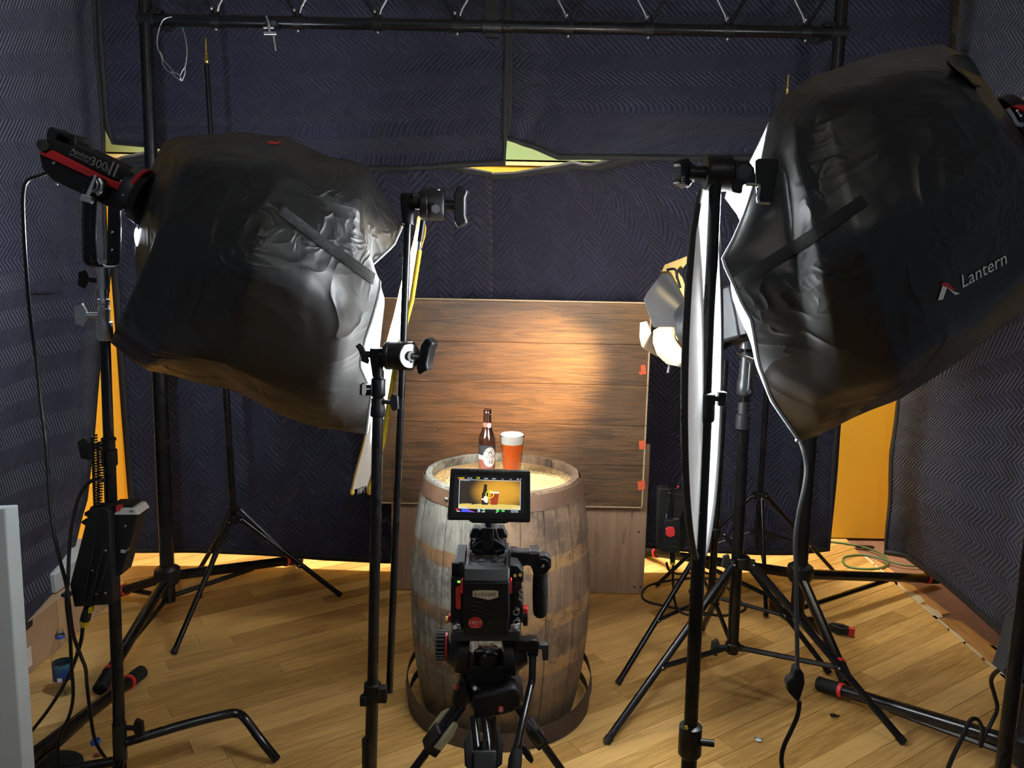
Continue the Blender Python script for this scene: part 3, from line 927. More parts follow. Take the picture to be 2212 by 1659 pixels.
kc = PY(202, 402, YA - 0.012)
MB().cyl(kc, kc + Vector((0, 0.06, 0)), 0.028, n=24).build('tilt_pivot', black, head)
MB().tube(smoothpath([PY(214, 386, YA - .02), PY(220, 398, YA - .02), PY(218, 411, YA - .02), PY(209, 419, YA - .02)]), 0.006, 8).build('tilt_scale', steel, head)
MB().tube(smoothpath([PY(206, 388, YA - .018), PY(211, 398, YA - .018), PY(208, 409, YA - .018), PY(199, 414, YA - .018)]), 0.004, 8).build('tilt_scale', steel, head)
MB().tube([PY(207, 378, YA - .025), PY(190, 424, YA - .03)], [0.0035, 0.008], 8).cyl(PY(178, 426, YA - .03), PY(200, 433, YA - .03), 0.011, n=14).cyl(PY(177, 425.5, YA - .032), PY(182, 427, YA - .032), 0.008, n=12).build('tilt_lever', chrome, head)

# ------------------------------------------------------------------ left stand under it
SY = 2.41
cs = thing('light_stand', 'tall black stand with chrome top carrying the left lamp', 'stand', (PY(262, 1659, SY).x, SY, 0))
def axis_at(u0, v0, u1, v1, Y, Y2=None):
    a, b = PY(u0, v0, Y), PY(u1, v1, Y2 or Y)
    return lambda v: a + (b - a) * ((v - v0) / (v1 - v0))
A = axis_at(221, 580, 261, 1659, SY)
base_pt = A(1659) + (A(1659) - A(580)).normalized() * 0.12
MB().cyl(A(577), A(620), 0.0175, n=20).build('spigot_socket', steel, cs)
MB().cyl(A(618), A(642), 0.0095).build('spigot', chrome, cs)
MB().rings([(A(640), .017), (A(643), .018), (A(649), .018), (A(651), .0155), (A(657), .0155), (A(659), .0185), (A(664), .0185), (A(666), .017), (A(684), .017), (A(685), .023), (A(718), .024), (A(722), .021)], 20).build('chrome_collar', steel, cs)
MB().cyl(A(720), A(930), 0.0155, n=20).build('riser', satin, cs, label='polished black riser')
MB().rings([(A(920), .018), (A(922), .022), (A(926), .022), (A(928), .0185), (A(944), .0185), (A(946), .0235), (A(976), .024), (A(979), .0215)], 20).build('collar', black, cs)
MB().cyl(A(976), base_pt, 0.0185, n=20).build('pole', satin, cs)
MB().cyl(A(1553), A(1640), 0.022, n=20).build('base_sleeve', black, cs)
def wing(cs_, p, d, name='wing_knob', mat=black, s=1.0):
    """wing knob: shank from p along d, blade across"""
    p, d = Vector(p), Vector(d).normalized()
    a, b, _ = frame(d)
    m = MB().cyl(p, p + d * 0.03 * s, 0.007 * s, n=12)
    e = p + d * 0.034 * s
    m.prism([e + b * 0.028 * s + a * 0.006 * s, e + b * 0.02 * s + d * 0.018 * s + a * 0.006 * s, e - b * 0.02 * s + d * 0.018 * s + a * 0.006 * s, e - b * 0.028 * s + a * 0.006 * s, e - b * 0.01 * s - d * 0.008 * s + a * 0.006 * s, e + b * 0.01 * s - d * 0.008 * s + a * 0.006 * s], -a * 0.012 * s)
    return m.build(name, mat, cs_, bevel=0.0015)
wing(cs, A(604) + Vector((-.015, 0, 0)), (-1, -0.2, 0.1), mat=rubber)
wing(cs, A(672) + Vector((-.015, 0, 0)), (-1, -0.25, 0.0), mat=steel, s=1.25)
wing(cs, A(938) + Vector((-.018, 0, 0)), (-1, -0.2, -0.15), mat=rubber, s=1.3)
wing(cs, A(1563) + Vector((.02, 0, 0)), (1, -0.1, 0.05), mat=black, s=1.2)
s0 = A(1598)
bend = PY(508, 1541, 2.62)
lg = smoothpath([s0 + Vector((.015, 0, 0)), PY(400, 1565, 2.53), PY(480, 1545, 2.6), PY(510, 1541, 2.62), PY(529, 1552, 2.64), PZ(565, 1600, 0.08), PZ(598, 1641, 0.012)], 6)
MB().tube(lg, 0.0155, 12).build('leg', satin, cs)
for a in (200, 290):
    q = Vector((cos(math.radians(a)), sin(math.radians(a)), 0))
    b0 = A(1640)
    MB().tube(smoothpath([b0 + q * 0.02, b0 + q * 0.3, b0 + q * 0.42 - VZ * 0.0, Vector((b0.x + q.x * 0.55, b0.y + q.y * 0.55, 0.012))], 5), 0.0155, 12).build('leg', satin, cs)

# ------------------------------------------------------------------ centre-left stand with grip head, long arm, upper grip head and flag
BY2 = 2.2
bs = thing('light_stand', 'black telescopic stand in front of the white flag, topped by a grip head', 'stand', (PY(801, 1659, BY2).x, BY2, 0))
A = axis_at(818, 805, 801, 1659, BY2)
bb = A(1659) + (A(1659) - A(805)).normalized() * 0.2
MB().cyl(A(800), A(1480), 0.0155, n=20).build('pole', satin, bs)
MB().cyl(A(1470), bb, 0.0185, n=20).build('lower_pole', satin, bs)
MB().rings([(A(816), .0185), (A(818), .020), (A(850), .020), (A(853), .018)]).box(A(838) + Vector((-.024, -.01, 0.0)), (0.02, 0.02, 0.03)).build('collar', black, bs, bevel=0.002)
MB().rings([(A(856), .017), (A(858), .0185), (A(871), .0185), (A(873), .020), (A(891), .021), (A(893), .019)]).build('collar', black, bs)
wing(bs, A(862) + Vector((.015, -.01, 0)), (1, -0.3, 0.05), s=0.9, mat=gunmetal)
wing(bs, A(836) + Vector((-.018, -.012, 0)), (-0.7, -0.8, 0.05), s=0.7)
MB().rings([(A(1461), .0185), (A(1464), .025), (A(1480), .025), (A(1484), .0265), (A(1503), .0265), (A(1506), .02)]).box(A(1482) + Vector((.032, -.012, .0)), (0.026, 0.03, 0.045)).box(A(1495) + Vector((-.022, -.018, .0)), (0.02, 0.02, 0.03)).build('clamp_collar', black, bs, bevel=0.002)
for a in (-90, 28, 152):
    q = Vector((cos(math.radians(a)), sin(math.radians(a)), 0))
    MB().tube([Vector((bb.x, bb.y, 0.17)) + q * 0.02, Vector((bb.x, bb.y, 0.016)) + q * 0.45], 0.0155, 12).build('leg', satin, bs)
MB().cyl((bb.x, bb.y, 0.1), (bb.x, bb.y, 0.36), 0.021).build('base_sleeve', black, bs)
def tee(mb, p, d, up, L, w, t):
    """T-handle bar centred at p, bar along up, facing d"""
    d, up = Vector(d).normalized(), Vector(up).normalized()
    s = d.cross(up)
    prof = [(-L / 2, -t * .2), (-L / 2 + w * .35, t * .5), (-L * .2, t * .32), (L * .2, t * .32), (L / 2 - w * .35, t * .5), (L / 2, -t * .2), (L * .3, -t * .5), (-L * .3, -t * .5)]
    return mb.prism([Vector(p) + up * a + d * b - s * w / 2 for a, b in prof], s * w)
GY = 2.19
gh = thing('stand_clamp', 'black grip head clamping the long arm on the centre-left stand', 'clamp', PY(866, 768, GY))
c1, c2 = PY(833, 768, GY), PY(898, 769, GY - .01)
ax = (c2 - c1).normalized()
MB().rings([(c1 - ax * .002, .034), (c1 + ax * .004, .0395), (c1 + ax * .012, .0395), (c1 + ax * .013, .0385), (c1 + ax * .034, .0385), (c1 + ax * .035, .0395), (c2 - ax * .006, .0395), (c2 - ax * .001, .034)], 32).build('clamp_body', black, gh)
wp_ = PY(885, 769, GY - .041)
nw = Vector((0.62, -0.78, 0.05)).normalized()
MB().rings([(wp_ - nw * .004, .032), (wp_ + nw * .004, .032)], 28).build('bright_washer', steel, gh, label='bright steel washer')
MB().cyl(wp_, wp_ + nw * 0.012, 0.014, n=18).cyl(wp_ + nw * 0.004, PY(912, 770, GY - .03), 0.0115, n=16).build('screw_shank', black, gh)
tee(MB(), PY(924, 769, GY - .03), Vector((1, -0.35, 0)), PY(932, 727, GY - .03) - PY(915, 812, GY - .03), 0.105, 0.045, 0.036).build('tee_handle', black, gh, bevel=0.005)
MB().rings([(PY(814, 752, GY), .019), (PY(814, 772, GY), .0195), (PY(815, 792, GY), .017), (PY(816, 813, GY), .0145)], 20).cyl(PY(808, 766, GY), c1, 0.018, n=18).build('socket', black, gh, bevel=0.001)
MB().cyl(PY(806, 766, GY), PY(790, 765, GY), 0.009, n=14).build('screw_shank', black, gh)
tee(MB(), PY(783, 764, GY), Vector((-1, -0.3, 0)), PY(774, 741, GY) - PY(791, 786, GY), 0.062, 0.026, 0.022).build('tee_handle', black, gh, bevel=0.003)
arm = thing('extension_rod', 'long black grip arm hanging upright beside the white flag', 'rod', PY(841, 1492, GY + .045))
a0, a1 = PY(882, 470, GY + .045), PY(841, 1492, GY + .045)
MB().cyl(a0, a1, 0.0105, n=16).build('rod', satin, arm)
MB().cyl(a1, a1 + (a1 - a0).normalized() * 0.004, 0.0112, n=16).build('end_cap', rubber, arm)
hd = thing('stand_clamp', 'black grip head at the upper end of the long arm, above the flag', 'clamp', PY(935, 441, GY))
MB().rings([(PY(882, 417, GY + .045), .016), (PY(882, 421, GY + .045), .0215), (PY(882, 440, GY + .045), .0215), (PY(882, 462, GY + .045), .019), (PY(882, 484, GY + .045), .017)], 20).cyl(PY(886, 438, GY + .04), PY(912, 440, GY), 0.016, n=16).build('socket', black, hd)
c1, c2 = PY(909, 441, GY), PY(961, 442, GY)
ax = (c2 - c1).normalized()
MB().rings([(c1, .038), (c1 + ax * .006, .043), (c1 + ax * .02, .043), (c1 + ax * .021, .042), (c1 + ax * .024, .042), (c1 + ax * .025, .043), (c2 - ax * .006, .043), (c2, .039)], 32).build('clamp_body', black, hd)
MB().cyl(PY(941, 451, GY - .046), PY(941, 451, GY - .035), 0.0125, n=6, ph=0.5).build('hex_nut', steel, hd, label='bright hexagon nut')
MB().cyl(PY(947, 409, GY - .02), PY(946, 414, GY - .02), 0.006, n=10).build('pin', steel, hd)
MB().cyl(PY(958, 443, GY), PY(986, 444, GY), 0.0145, n=16).build('screw_shank', black, hd)
tee(MB(), PY(997, 447, GY), Vector((1, -0.05, 0)), PY(998, 404, GY) - PY(997, 492, GY), 0.112, 0.04, 0.038).build('tee_handle', black, hd, bevel=0.005)
fg = thing('diffusion_flag', 'white open-ended diffusion flag edged in yellow, frayed at its lower end', 'flag', PY(796, 1060, 2.25))
FA, FB = 2.66, 2.25
tl2, tr2, bl2, br2 = PY(906, 468, FA), PY(904, 545, FB), PY(761, 1060, FA), PY(798, 1056, FB)
def flagpt(s, t):
    p = tl2.lerp(tr2, s).lerp(bl2.lerp(br2, s), t)
    p = p + Vector((1, 0.1, 0)) * (0.012 * noise.noise(Vector((s * 2, t * 5, 3))) + 0.016 * sin(pi * s))
    if t > 0.97: p = p + VZ * (0.012 * sin(pi * s) + 0.004 * noise.noise(Vector((s * 30, 0, 0))))
    return p
MB().grid(flagpt, 24, 50).build('silk', silk, fg, ang=180)
MB().tube([flagpt(0, t / 20) for t in range(21)], 0.0055, 8).tube([flagpt(s / 8, 0) for s in range(9)], 0.0045, 8).build('frame_edge', gold, fg, label='gold cloth edge')
yt = PY(889, 650, FB - .004) - PY(906, 538, FB - .004)
MB().tube([PY(906, 540, FB - .004), PY(889, 650, FB - .004), PY(858, 765, FB - .004), PY(827, 956, FB - .004), br2], 0.0075, 12).build('frame_tube', yellow, fg, label='yellow frame tube')
MB().tube([PY(914, 474, FB - .004), PY(907, 522, FB - .004)], 0.0075, 12).build('mounting_pin', black, fg)
MB().tube([PY(907, 520, FB - .004), PY(905, 541, FB - .004)], 0.0055, 10).build('pin_neck', chrome, fg)
fr = MB()
for k in range(26):
    p = flagpt(random.random(), 1)
    fr.tube([p, p + Vector((random.uniform(-.006, .006), random.uniform(-.005, .005), -random.uniform(.006, .022)))], 0.0007, 4)
fr.build('frayed_threads', white, fg)['kind'] = 'stuff'
MB().sph(bl2 - VZ * 0.004, 0.008, (1, 1, 1.6), 10, 8).build('frame_tip', gold, fg)
MB().sph(br2 - VZ * 0.004, 0.009, (1, 1, 1.6), 10, 8).build('frame_tip', gold, fg)

# ------------------------------------------------------------------ right near stand with grip head and round diffuser
RY = 1.8
rs = thing('light_stand', 'nearest black telescopic stand right of the barrel, in front of the round diffuser', 'stand', (PY(1488, 1659, RY).x, RY, 0))
A = axis_at(1545, 398, 1488, 1659, RY)
rb = A(1659) + (A(1659) - A(398)).normalized() * 0.45
MB().cyl(A(400), A(850), 0.0135, n=20).build('pole', satin, rs)
MB().cyl(A(846), A(1590), 0.0165, n=20).build('pole', satin, rs)
MB().cyl(A(1570), rb, 0.0192, n=20).build('pole', satin, rs)
MB().rings([(A(399), .0135), (A(393), .014), (A(389), .009), (A(372), .007)], 16).build('top_cap', black, rs)
MB().rings([(A(813), .016), (A(816), .022), (A(870), .0225), (A(875), .019)]).box(A(830) + Vector((.036, 0, .005)), (0.018, 0.022, 0.032)).box(A(830) + Vector((.022, 0, .005)), (0.02, 0.014, 0.012)).build('collar', black, rs, bevel=0.002)
MB().rings([(A(1553), .0185), (A(1557), .0275), (A(1590), .028), (A(1622), .0285), (A(1630), .022)]).build('collar', black, rs)
MB().cyl(A(1584) + Vector((.02, -.02, 0)), A(1584) + Vector((.052, -.025, 0)), 0.0085, n=14).build('lock_pin', black, rs)
MB().tube([A(1553) + Vector((-.014, -.02, .0)), A(1547) + Vector((-.016, -.02, .0))], 0.004).build('lock_tab', yellow, rs)
for a in (-90, 25, 155):
    q = Vector((cos(math.radians(a)), sin(math.radians(a)), 0))
    MB().tube([Vector((rb.x, rb.y, 0.16)) + q * 0.02, Vector((rb.x, rb.y, 0.016)) + q * 0.42], 0.0155, 12).build('leg', satin, rs)
MB().cyl((rb.x, rb.y, 0.1), (rb.x, rb.y, rb.z + .12), 0.021).build('base_sleeve', black, rs)
QY = 1.82
rg = thing('stand_clamp', 'black grip head on top of the nearest right stand, reaching to the softbox', 'clamp', PY(1551, 374, QY))
c1, c2 = PY(1523, 374, QY), PY(1580, 374, QY)
ax = (c2 - c1).normalized()
MB().rings([(c1, .035), (c1 + ax * .006, .0395), (c1 + ax * .045, .0395), (c1 + ax * .0455, .0385), (c1 + ax * .048, .0385), (c1 + ax * .0485, .0395), (c2 - ax * .004, .0395), (c2, .036)], 32).build('clamp_body', black, rg)
MB().cyl(PY(1487, 374, QY), c1, 0.0155, n=16).cyl(PY(1487, 374, QY), PY(1499, 374, QY), 0.02, n=16).build('screw_shank', black, rg)
tee(MB(), PY(1474, 374, QY), Vector((-1, -0.4, 0)), PY(1475, 343, QY) - PY(1475, 404, QY), 0.066, 0.034, 0.036).build('tee_handle', black, rg, bevel=0.005)
text_px('E', 1472, 396, 1480, 395.6, QY - 0.028, greyprint, rg)
MB().pprism([(1579, 345), (1618, 348), (1630, 362), (1633, 380), (1632, 396), (1606, 398), (1604, 418), (1583, 416), (1579, 400)], QY - .025, 0.05).build('jaw', black, rg, bevel=0.004)
MB().cyl(PY(1607, 372, QY - .032), PY(1607, 372, QY - .02), 0.012, n=24).rings([(PY(1607, 372, QY - .03), .0165), (PY(1607, 372, QY - .024), .0175)], 24).build('jaw_pivot', gunmetal, rg)
MB().pprism([(1634, 346), (1640, 342), (1680, 343), (1683, 350), (1668, 438), (1640, 438), (1634, 400)], QY - .02, 0.012).build('mount_plate', black, rg, bevel=0.002)
MB().tube(smoothpath([PY(1612, 398, QY - .03), PY(1632, 399, QY - .03), PY(1640, 405, QY - .03), PY(1638, 436, QY - .03), PY(1662, 440, QY - .03)], 4), 0.004, 8).build('bent_pin', chrome, rg)
rd = thing('round_diffuser', 'round white collapsible diffuser seen edge-on behind the nearest right stand', 'reflector', PY(1526, 1185, 2.0))
DY = 2.0
dt, db = PY(1529, 402, DY), PY(1524, 1186, DY)
dc, dh = (dt + db) / 2, (dt - db) / 2
be = math.radians(18.6)
dirn = Vector((sin(be), cos(be), 0))            # runs away from the viewer along the disc
rad = dh.length
def dpt(f, r=1.0, l=0.0): return dc + (dh * cos(f) + dirn * (rad * sin(f))) * r + Vector((cos(be), -sin(be), 0)) * l
mbd = MB()
vs = [dpt(0, 0, 0.018)]
for q in range(1, 9):
    for k in range(64): vs.append(dpt(2 * pi * k / 64, q / 8, 0.018 * (1 - (q / 8) ** 2)))
fs = [(0, 1 + k, 1 + (k + 1) % 64) for k in range(64)] + [(1 + q * 64 + k, 1 + q * 64 + (k + 1) % 64, 65 + q * 64 + (k + 1) % 64, 65 + q * 64 + k) for q in range(7) for k in range(64)]
mbd.add(vs, fs).build('diffusion_fabric', screen_silk, rd, ang=180)
MB().tube([dpt(2 * pi * k / 72, 1.0) for k in range(72)], 0.0075, 10, closed=True).build('spring_rim', binding_m, rd, label='black bound spring rim')
# ------------------------------------------------------------------ right lantern
RYc = 2.02
rr = [((2122, 222), (2262, 372), RYc, .10), ((2098, 132), (2330, 470), RYc, .24), ((2040, 101), (2350, 560), RYc, .32), ((1950, 106), (2218, 655), RYc, .36), ((1850, 126), (2060, 785), RYc, .38),
      ((1758, 156), (1950, 862), RYc, .38), ((1702, 205), (1840, 905), RYc, .34), ((1674, 240), (1770, 938), RYc, .27), ((1662, 268), (1728, 954), RYc, .20)]
rroot, rskirt, rrows, rcent, rsurf = lantern('softbox_lantern', 'large black skirted lantern softbox at the right, its side printed with a logo', rr,
    [(1663, 266), (1646, 350), (1612, 455), (1585, 517), (1560, 561), (1585, 614), (1600, 650), (1622, 690), (1630, 735), (1637, 780), (1665, 860), (1728, 954)],
    [(1663, 268), (1637, 322), (1608, 380), (1564, 420), (1604, 474), (1598, 520), (1578, 565), (1584, 640), (1600, 682), (1625, 737), (1636, 790), (1668, 868), (1728, 954)], 0.78, PY(1850, 550, RYc), 5.0)
strip_on(rrows, rcent, [(1868, 432), (1730, 526), (1590, 612)], 27, 'velcro_strip', velcro_m, rskirt)
mb, o_, n_ = skirt_letters(rrows, rcent, 'Lantern', 2080, 622, 2180, 566, cream, rskirt)
mb.build('lettering', white, rskirt, flat=True)
mk = lambda pts: [on_skirt(rrows, rcent, u, v, PP(u, v, o_, n_)) for u, v in pts]
MB().add(mk([(2026, 649), (2037, 617), (2044, 616), (2053, 622), (2052, 618), (2066, 637), (2074, 633.5), (2060, 627.5)]) [:0] + mk([(2026, 649), (2036, 617), (2046, 621), (2037, 647)]), [(0, 1, 2, 3)]).add(mk([(2045, 620), (2059, 629), (2074, 634), (2063, 637.5)]), [(0, 1, 2, 3)]).build('logo_mark', white, rskirt, flat=True)
MB().add(mk([(2031, 614.5), (2038, 610), (2047, 610), (2063, 627), (2058, 628), (2045, 619.5)]), [(0, 1, 2, 3, 4, 5)]).build('logo_mark', red, rskirt, flat=True, label='red roof of the printed logo')
# its loose back flap and the lamp head that leaves the frame at the right
MB().grid(lambda s, t: pl([PY(2060, 118, 1.9), PY(2092, 118, 1.9), PY(2110, 145, 1.9), PY(2121, 168, 1.9)], t).lerp(pl([PY(2065, 150, 1.8), PY(2090, 170, 1.8), PY(2104, 186, 1.8), PY(2120, 188, 1.8)], t), s) + Vector((0, 0.03 * sin(pi * s), 0.012 * sin(pi * s))), 8, 10).build('back_flap', skirt_m, rroot, solid=0.002, ang=180)
MB().pprism([(2099, 176), (2119, 173), (2118, 188), (2103, 186)], 1.86, 0.01).build('care_label', white, rroot, bevel=0.001)
MB().sph(PY(2159, 230, 1.97), 0.0075, (2.3, 1.0, 0.7), 12, 8, rot=Matrix.Rotation(.9, 3, 'Y')).build('lamp_window', leak_glow, rroot, label='sliver of bare lamp light at the neck')
lamp('right_lamp_spill', 'POINT', PY(2150, 190, 2.32), (0, 0, 0), 16, (0.95, 0.92, 1.0), shadow_soft_size=0.012)
RHY = 1.88
rh = thing('studio_lamp', 'black and red lamp head behind the large softbox at the right edge', 'lamp', PY(2260, 250, RHY))
MB().pprism([(2196, 226), (2240, 205), (2420, 140), (2470, 150), (2480, 220), (2440, 290), (2245, 330), (2200, 275)], RHY, 0.12).build('body', plastic, rh, bevel=0.006)
MB().pprism([(2188, 229), (2202, 225), (2222, 228), (2260, 238), (2440, 175), (2445, 195), (2262, 262), (2225, 246), (2205, 238)], RHY - .006, 0.132).build('red_stripe', red, rh, bevel=0.003, label='glossy red side stripe')
fc, fa = PY(2180, 262, RHY + .06), (PY(2170, 268, RHY) - PY(2210, 250, RHY)).normalized()
MB().rings([(fc - fa * .03, .045), (fc - fa * .01, .062), (fc + fa * .015, .062)], 28).build('front_flange', black, rh)
MB().tube(smoothpath([PY(2175, 236, RHY - .02), PY(2185, 250, RHY - .02), PY(2196, 268, RHY - .02), PY(2208, 270, RHY - .02)]), 0.006, 8).build('latch', steel, rh)
MB().cyl(PY(2196, 240, RHY - .012), PY(2204, 251, RHY - .012), 0.0022).sph(PY(2196, 240, RHY - .012), 0.004, n=8, m=6).sph(PY(2204, 251, RHY - .012), 0.004, n=8, m=6).build('pin', chrome, rh)
band(smoothpath([PY(2300, 250, RHY - .03), PY(2300, 400, RHY - .03), PY(2302, 470, RHY - .02), PY(2315, 490, RHY + .06), PY(2330, 470, RHY + .15), PY(2330, 260, RHY + .15)], 5), 0.042, 0.007, (0.87, -0.1, 0)).build('yoke', black, rh)
lst = thing('light_stand', 'black stand beyond the right edge carrying the large softbox lamp', 'stand', (PY(2316, 492, RHY + .06).x, RHY + .06, 0))
q0 = PY(2316, 490, RHY + .06)
MB().cyl((q0.x, q0.y, 0.15), (q0.x, q0.y, q0.z - .2), 0.0185).cyl((q0.x, q0.y, q0.z - .2), (q0.x, q0.y, q0.z), 0.0135).build('pole', satin, lst)
for a in (-60, 60, 180 - 240):
    q = Vector((cos(math.radians(a)), sin(math.radians(a)), 0))
    MB().tube([Vector((q0.x, q0.y, 0.2)) + q * 0.02, Vector((q0.x, q0.y, 0.016)) + q * 0.5], 0.0155).build('leg', satin, lst) if a != 180 - 240 else MB().tube([Vector((q0.x + .02, q0.y, 0.2)), Vector((q0.x + .5, q0.y, 0.016))], 0.0155).build('leg', satin, lst)

# ------------------------------------------------------------------ tripod stands
def tripod_stand(name, label, poles, hub, low, feet, r=0.017, leg_r=0.012, knob=None, group=None):
    """poles: [(p0, p1, radius)]"""
    t = thing(name, label, 'stand', (low.x, low.y, 0), group)
    for p0, p1, rad_ in poles: MB().cyl(p0, p1, rad_, n=18).build('pole', satin, t)
    up = (poles[0][1] - poles[0][0]).normalized()
    hb = MB().rings([(hub - up * .022, r + .008), (hub - up * .018, r + .011), (hub + up * .02, r + .011), (hub + up * .024, r + .006)])
    lb = MB().rings([(low - up * .016, r + .005), (low - up * .012, r + .008), (low + up * .014, r + .008), (low + up * .018, r + .004)])
    for f in feet:
        q = Vector((f.x - hub.x, f.y - hub.y, 0)).normalized()
        hb.box(hub + q * (r + .018), (0.02, 0.02, 0.034), Matrix.Rotation(math.atan2(q.y, q.x), 3, 'Z'))
        lb.box(low + q * (r + .012), (0.02, 0.016, 0.022), Matrix.Rotation(math.atan2(q.y, q.x), 3, 'Z'))
        a = hub + q * (r + .022)
        l = MB().cyl(a, f, leg_r, n=14).build('leg', satin, t)
        d = (f - a).normalized()
        MB().cyl(f - d * .02, f + d * .004, leg_r + .002, n=14).build('foot_cap', rubber, l)
        m = a.lerp(f, 0.58)
        MB().tube([low + q * (r + .016), m - VZ * .012], leg_r * 0.72, 6).sph(m - VZ * .01, leg_r + .003, n=10, m=6).build('strut', black, l)
        MB().sph(m - VZ * .008 - Vector((0, leg_r + .002, 0)), 0.005, n=8, m=6).build('rivet', steel, l)
        MB().sph(a - Vector((0, .014, 0)), 0.005, n=8, m=6).build('rivet', steel, l)
    hb.build('hub', black, t, bevel=0.001)
    lb.build('lower_hub', black, t, bevel=0.001)
    return t
DYs = 3.07
dlow = PY(1583, 1396, DYs); dhub = PY(1602, 1214, DYs)
dtop = PY(1604, 905, DYs)
fD1, fD2 = PZ(1311, 1601, 0.012), PZ(1950, 1601, 0.012)
dbase = PY(1582, 1410, DYs)
stD = tripod_stand('light_stand', 'dark grey stand carrying the tungsten lamp between the softbox and the round diffuser', [(dbase, PY(1606, 930, DYs), .0225), (PY(1606, 925, DYs), PY(1611, 830, DYs), .0165), (PY(1611, 855, DYs), PY(1612, 752, DYs), .0135)], dhub, dlow, [fD1, fD2, Vector((dlow.x + .03, dlow.y + .62, 0.012))], r=.022, leg_r=.0145)
ud = (PY(1611, 830, DYs) - dbase).normalized()
at = lambda v: PY(1605 + (905 - v) * 0.058, v, DYs)
MB().rings([(at(925), .028), (at(895), .028), (at(893), .022), (at(868), .022)], 20).build('collar', gunmetal, stD)
MB().rings([(at(852), .028), (at(848), .03), (at(824), .03), (at(820), .026), (at(765), .022), (at(760), .02)], 20).build('clamp_head', gunmetal, stD)
MB().cyl(at(842) - Vector((-.004, .03, 0)), at(842) - Vector((-.004, .046, 0)), .009, n=14).cyl(at(778) - Vector((-.004, .026, 0)), at(778) - Vector((-.004, .045, 0)), .008, n=14).cyl(at(778) - Vector((-.004, .04, 0)), at(838) - Vector((-.004, .036, 0)), .005, n=10).build('clamp_bolt', steel, stD)
MB().tube([at(760) + Vector((-.05, -.045, .0)), at(771) + Vector((.02, -.045, -.005))], .006, 8).build('tee_bar', steel, stD)
p_ = at(800)
MB().prect(1622, 761, 1634, 816, DYs - .03, .02).build('side_plate', gunmetal, stD, bevel=.002)
MB().tube([PY(1629, 835, DYs - .02), PY(1635, 828, DYs - .02), PY(1638, 834, DYs - .02), PY(1638, 848, DYs - .02), PY(1628, 853, DYs - .02), PY(1628, 838, DYs - .02)], .004, 6).build('tie_ring', gunmetal, stD)
MB().cyl(at(752), at(737), .03, n=20).cyl(at(738), at(728), .032, n=20).build('receiver', steel, stD)
wing(stD, dlow + Vector((-.03, -.02, .006)), (-1, -.2, .05), s=1.3, mat=gunmetal)
wing(stD, dhub + Vector((-.03, -.02, .006)), (-1, -.2, .15), s=1.1, mat=gunmetal)
# thin stand hidden mostly behind the diffuser, carrying the battery plate
HYs = 3.52
hx = PY(1538, 1260, HYs).x
fH1, fH2 = PZ(1336, 1474, 0.012), PZ(1790, 1452, 0.012)
hm = Vector((hx, HYs, 0))
stH = tripod_stand('light_stand', 'thin black stand behind the round diffuser, legs spread past both its sides', [(hm + VZ * .22, hm + VZ * 1.15, .0165), (hm + VZ * 1.1, hm + VZ * 1.35, .0135)], hm + VZ * .56, hm + VZ * .25, [fH1, fH2, Vector((hx + .05, HYs + .6, 0.012))])
# two tall spare stands with brass spigots
EYs = 4.1
eb = PY(1640, 1095, EYs)
e0 = Vector((eb.x, EYs, 0))
et = PY(1700, 206, EYs)
ek = e0 + (et - eb) * 0
ex_ = lambda z: Vector((lerp(eb.x, et.x, (z - eb.z) / (et.z - eb.z)), EYs, z))
stE = tripod_stand('light_stand', 'tall thin stand with a brass tip rising behind the right softbox', [(ex_(.28), ex_(1.25), .0155), (ex_(1.2), ex_(1.9), .0125), (ex_(1.85), et, .0095)], ex_(.56), ex_(.36), [PZ(1655, 1330, .012), PZ(1792, 1226, .012) - Vector((0, .14, 0)), Vector((e0.x - .5, 4.2, .012))], r=.0155, leg_r=.0105, group='tall spare stands with brass tips')
MB().rings([(ex_(1.2), .018), (ex_(1.21), .021), (ex_(1.26), .021), (ex_(1.265), .016)]).tube([ex_(1.235) + Vector((.02, -.01, 0)), ex_(1.235) + Vector((.05, -.02, 0))], .008).build('collar', black, stE)
MB().rings([(et, .010), (et + VZ * .025, .008), (et + VZ * .03, .0105), (et + VZ * .034, .006), (et + VZ * .095, .005)]).build('spigot', brass, stE)
FYs = 3.9
fb = PY(505, 1130, FYs)
ftp = PY(446, 132, FYs)
fx_ = lambda z: Vector((lerp(fb.x, ftp.x, (z - fb.z) / (ftp.z - fb.z)), FYs, z))
stF = tripod_stand('light_stand', 'tall thin stand with a brass tip rising behind the left softbox', [(fx_(.42), fx_(1.2), .0165), (fx_(1.18), fx_(1.95), .0135), (fx_(1.9), ftp, .0105)], fb + VZ * .02, fx_(.5), [PZ(376, 1409, .012), PZ(735, 1285, .012), PZ(430, 1231, .012)], r=.0165, leg_r=.0125, group='tall spare stands with brass tips')
MB().rings([(ftp - VZ * .01, .0115), (ftp, .0135), (ftp + VZ * .004, .011), (ftp + VZ * .03, .0085), (ftp + VZ * .034, .0115), (ftp + VZ * .038, .006), (ftp + VZ * .1, .005)]).build('spigot', brass, stF)
for z in (1.2, 1.92): MB().rings([(fx_(z - .03), .0185), (fx_(z - .02), .021), (fx_(z + .02), .021), (fx_(z + .025), .016)]).build('collar', black, stF)

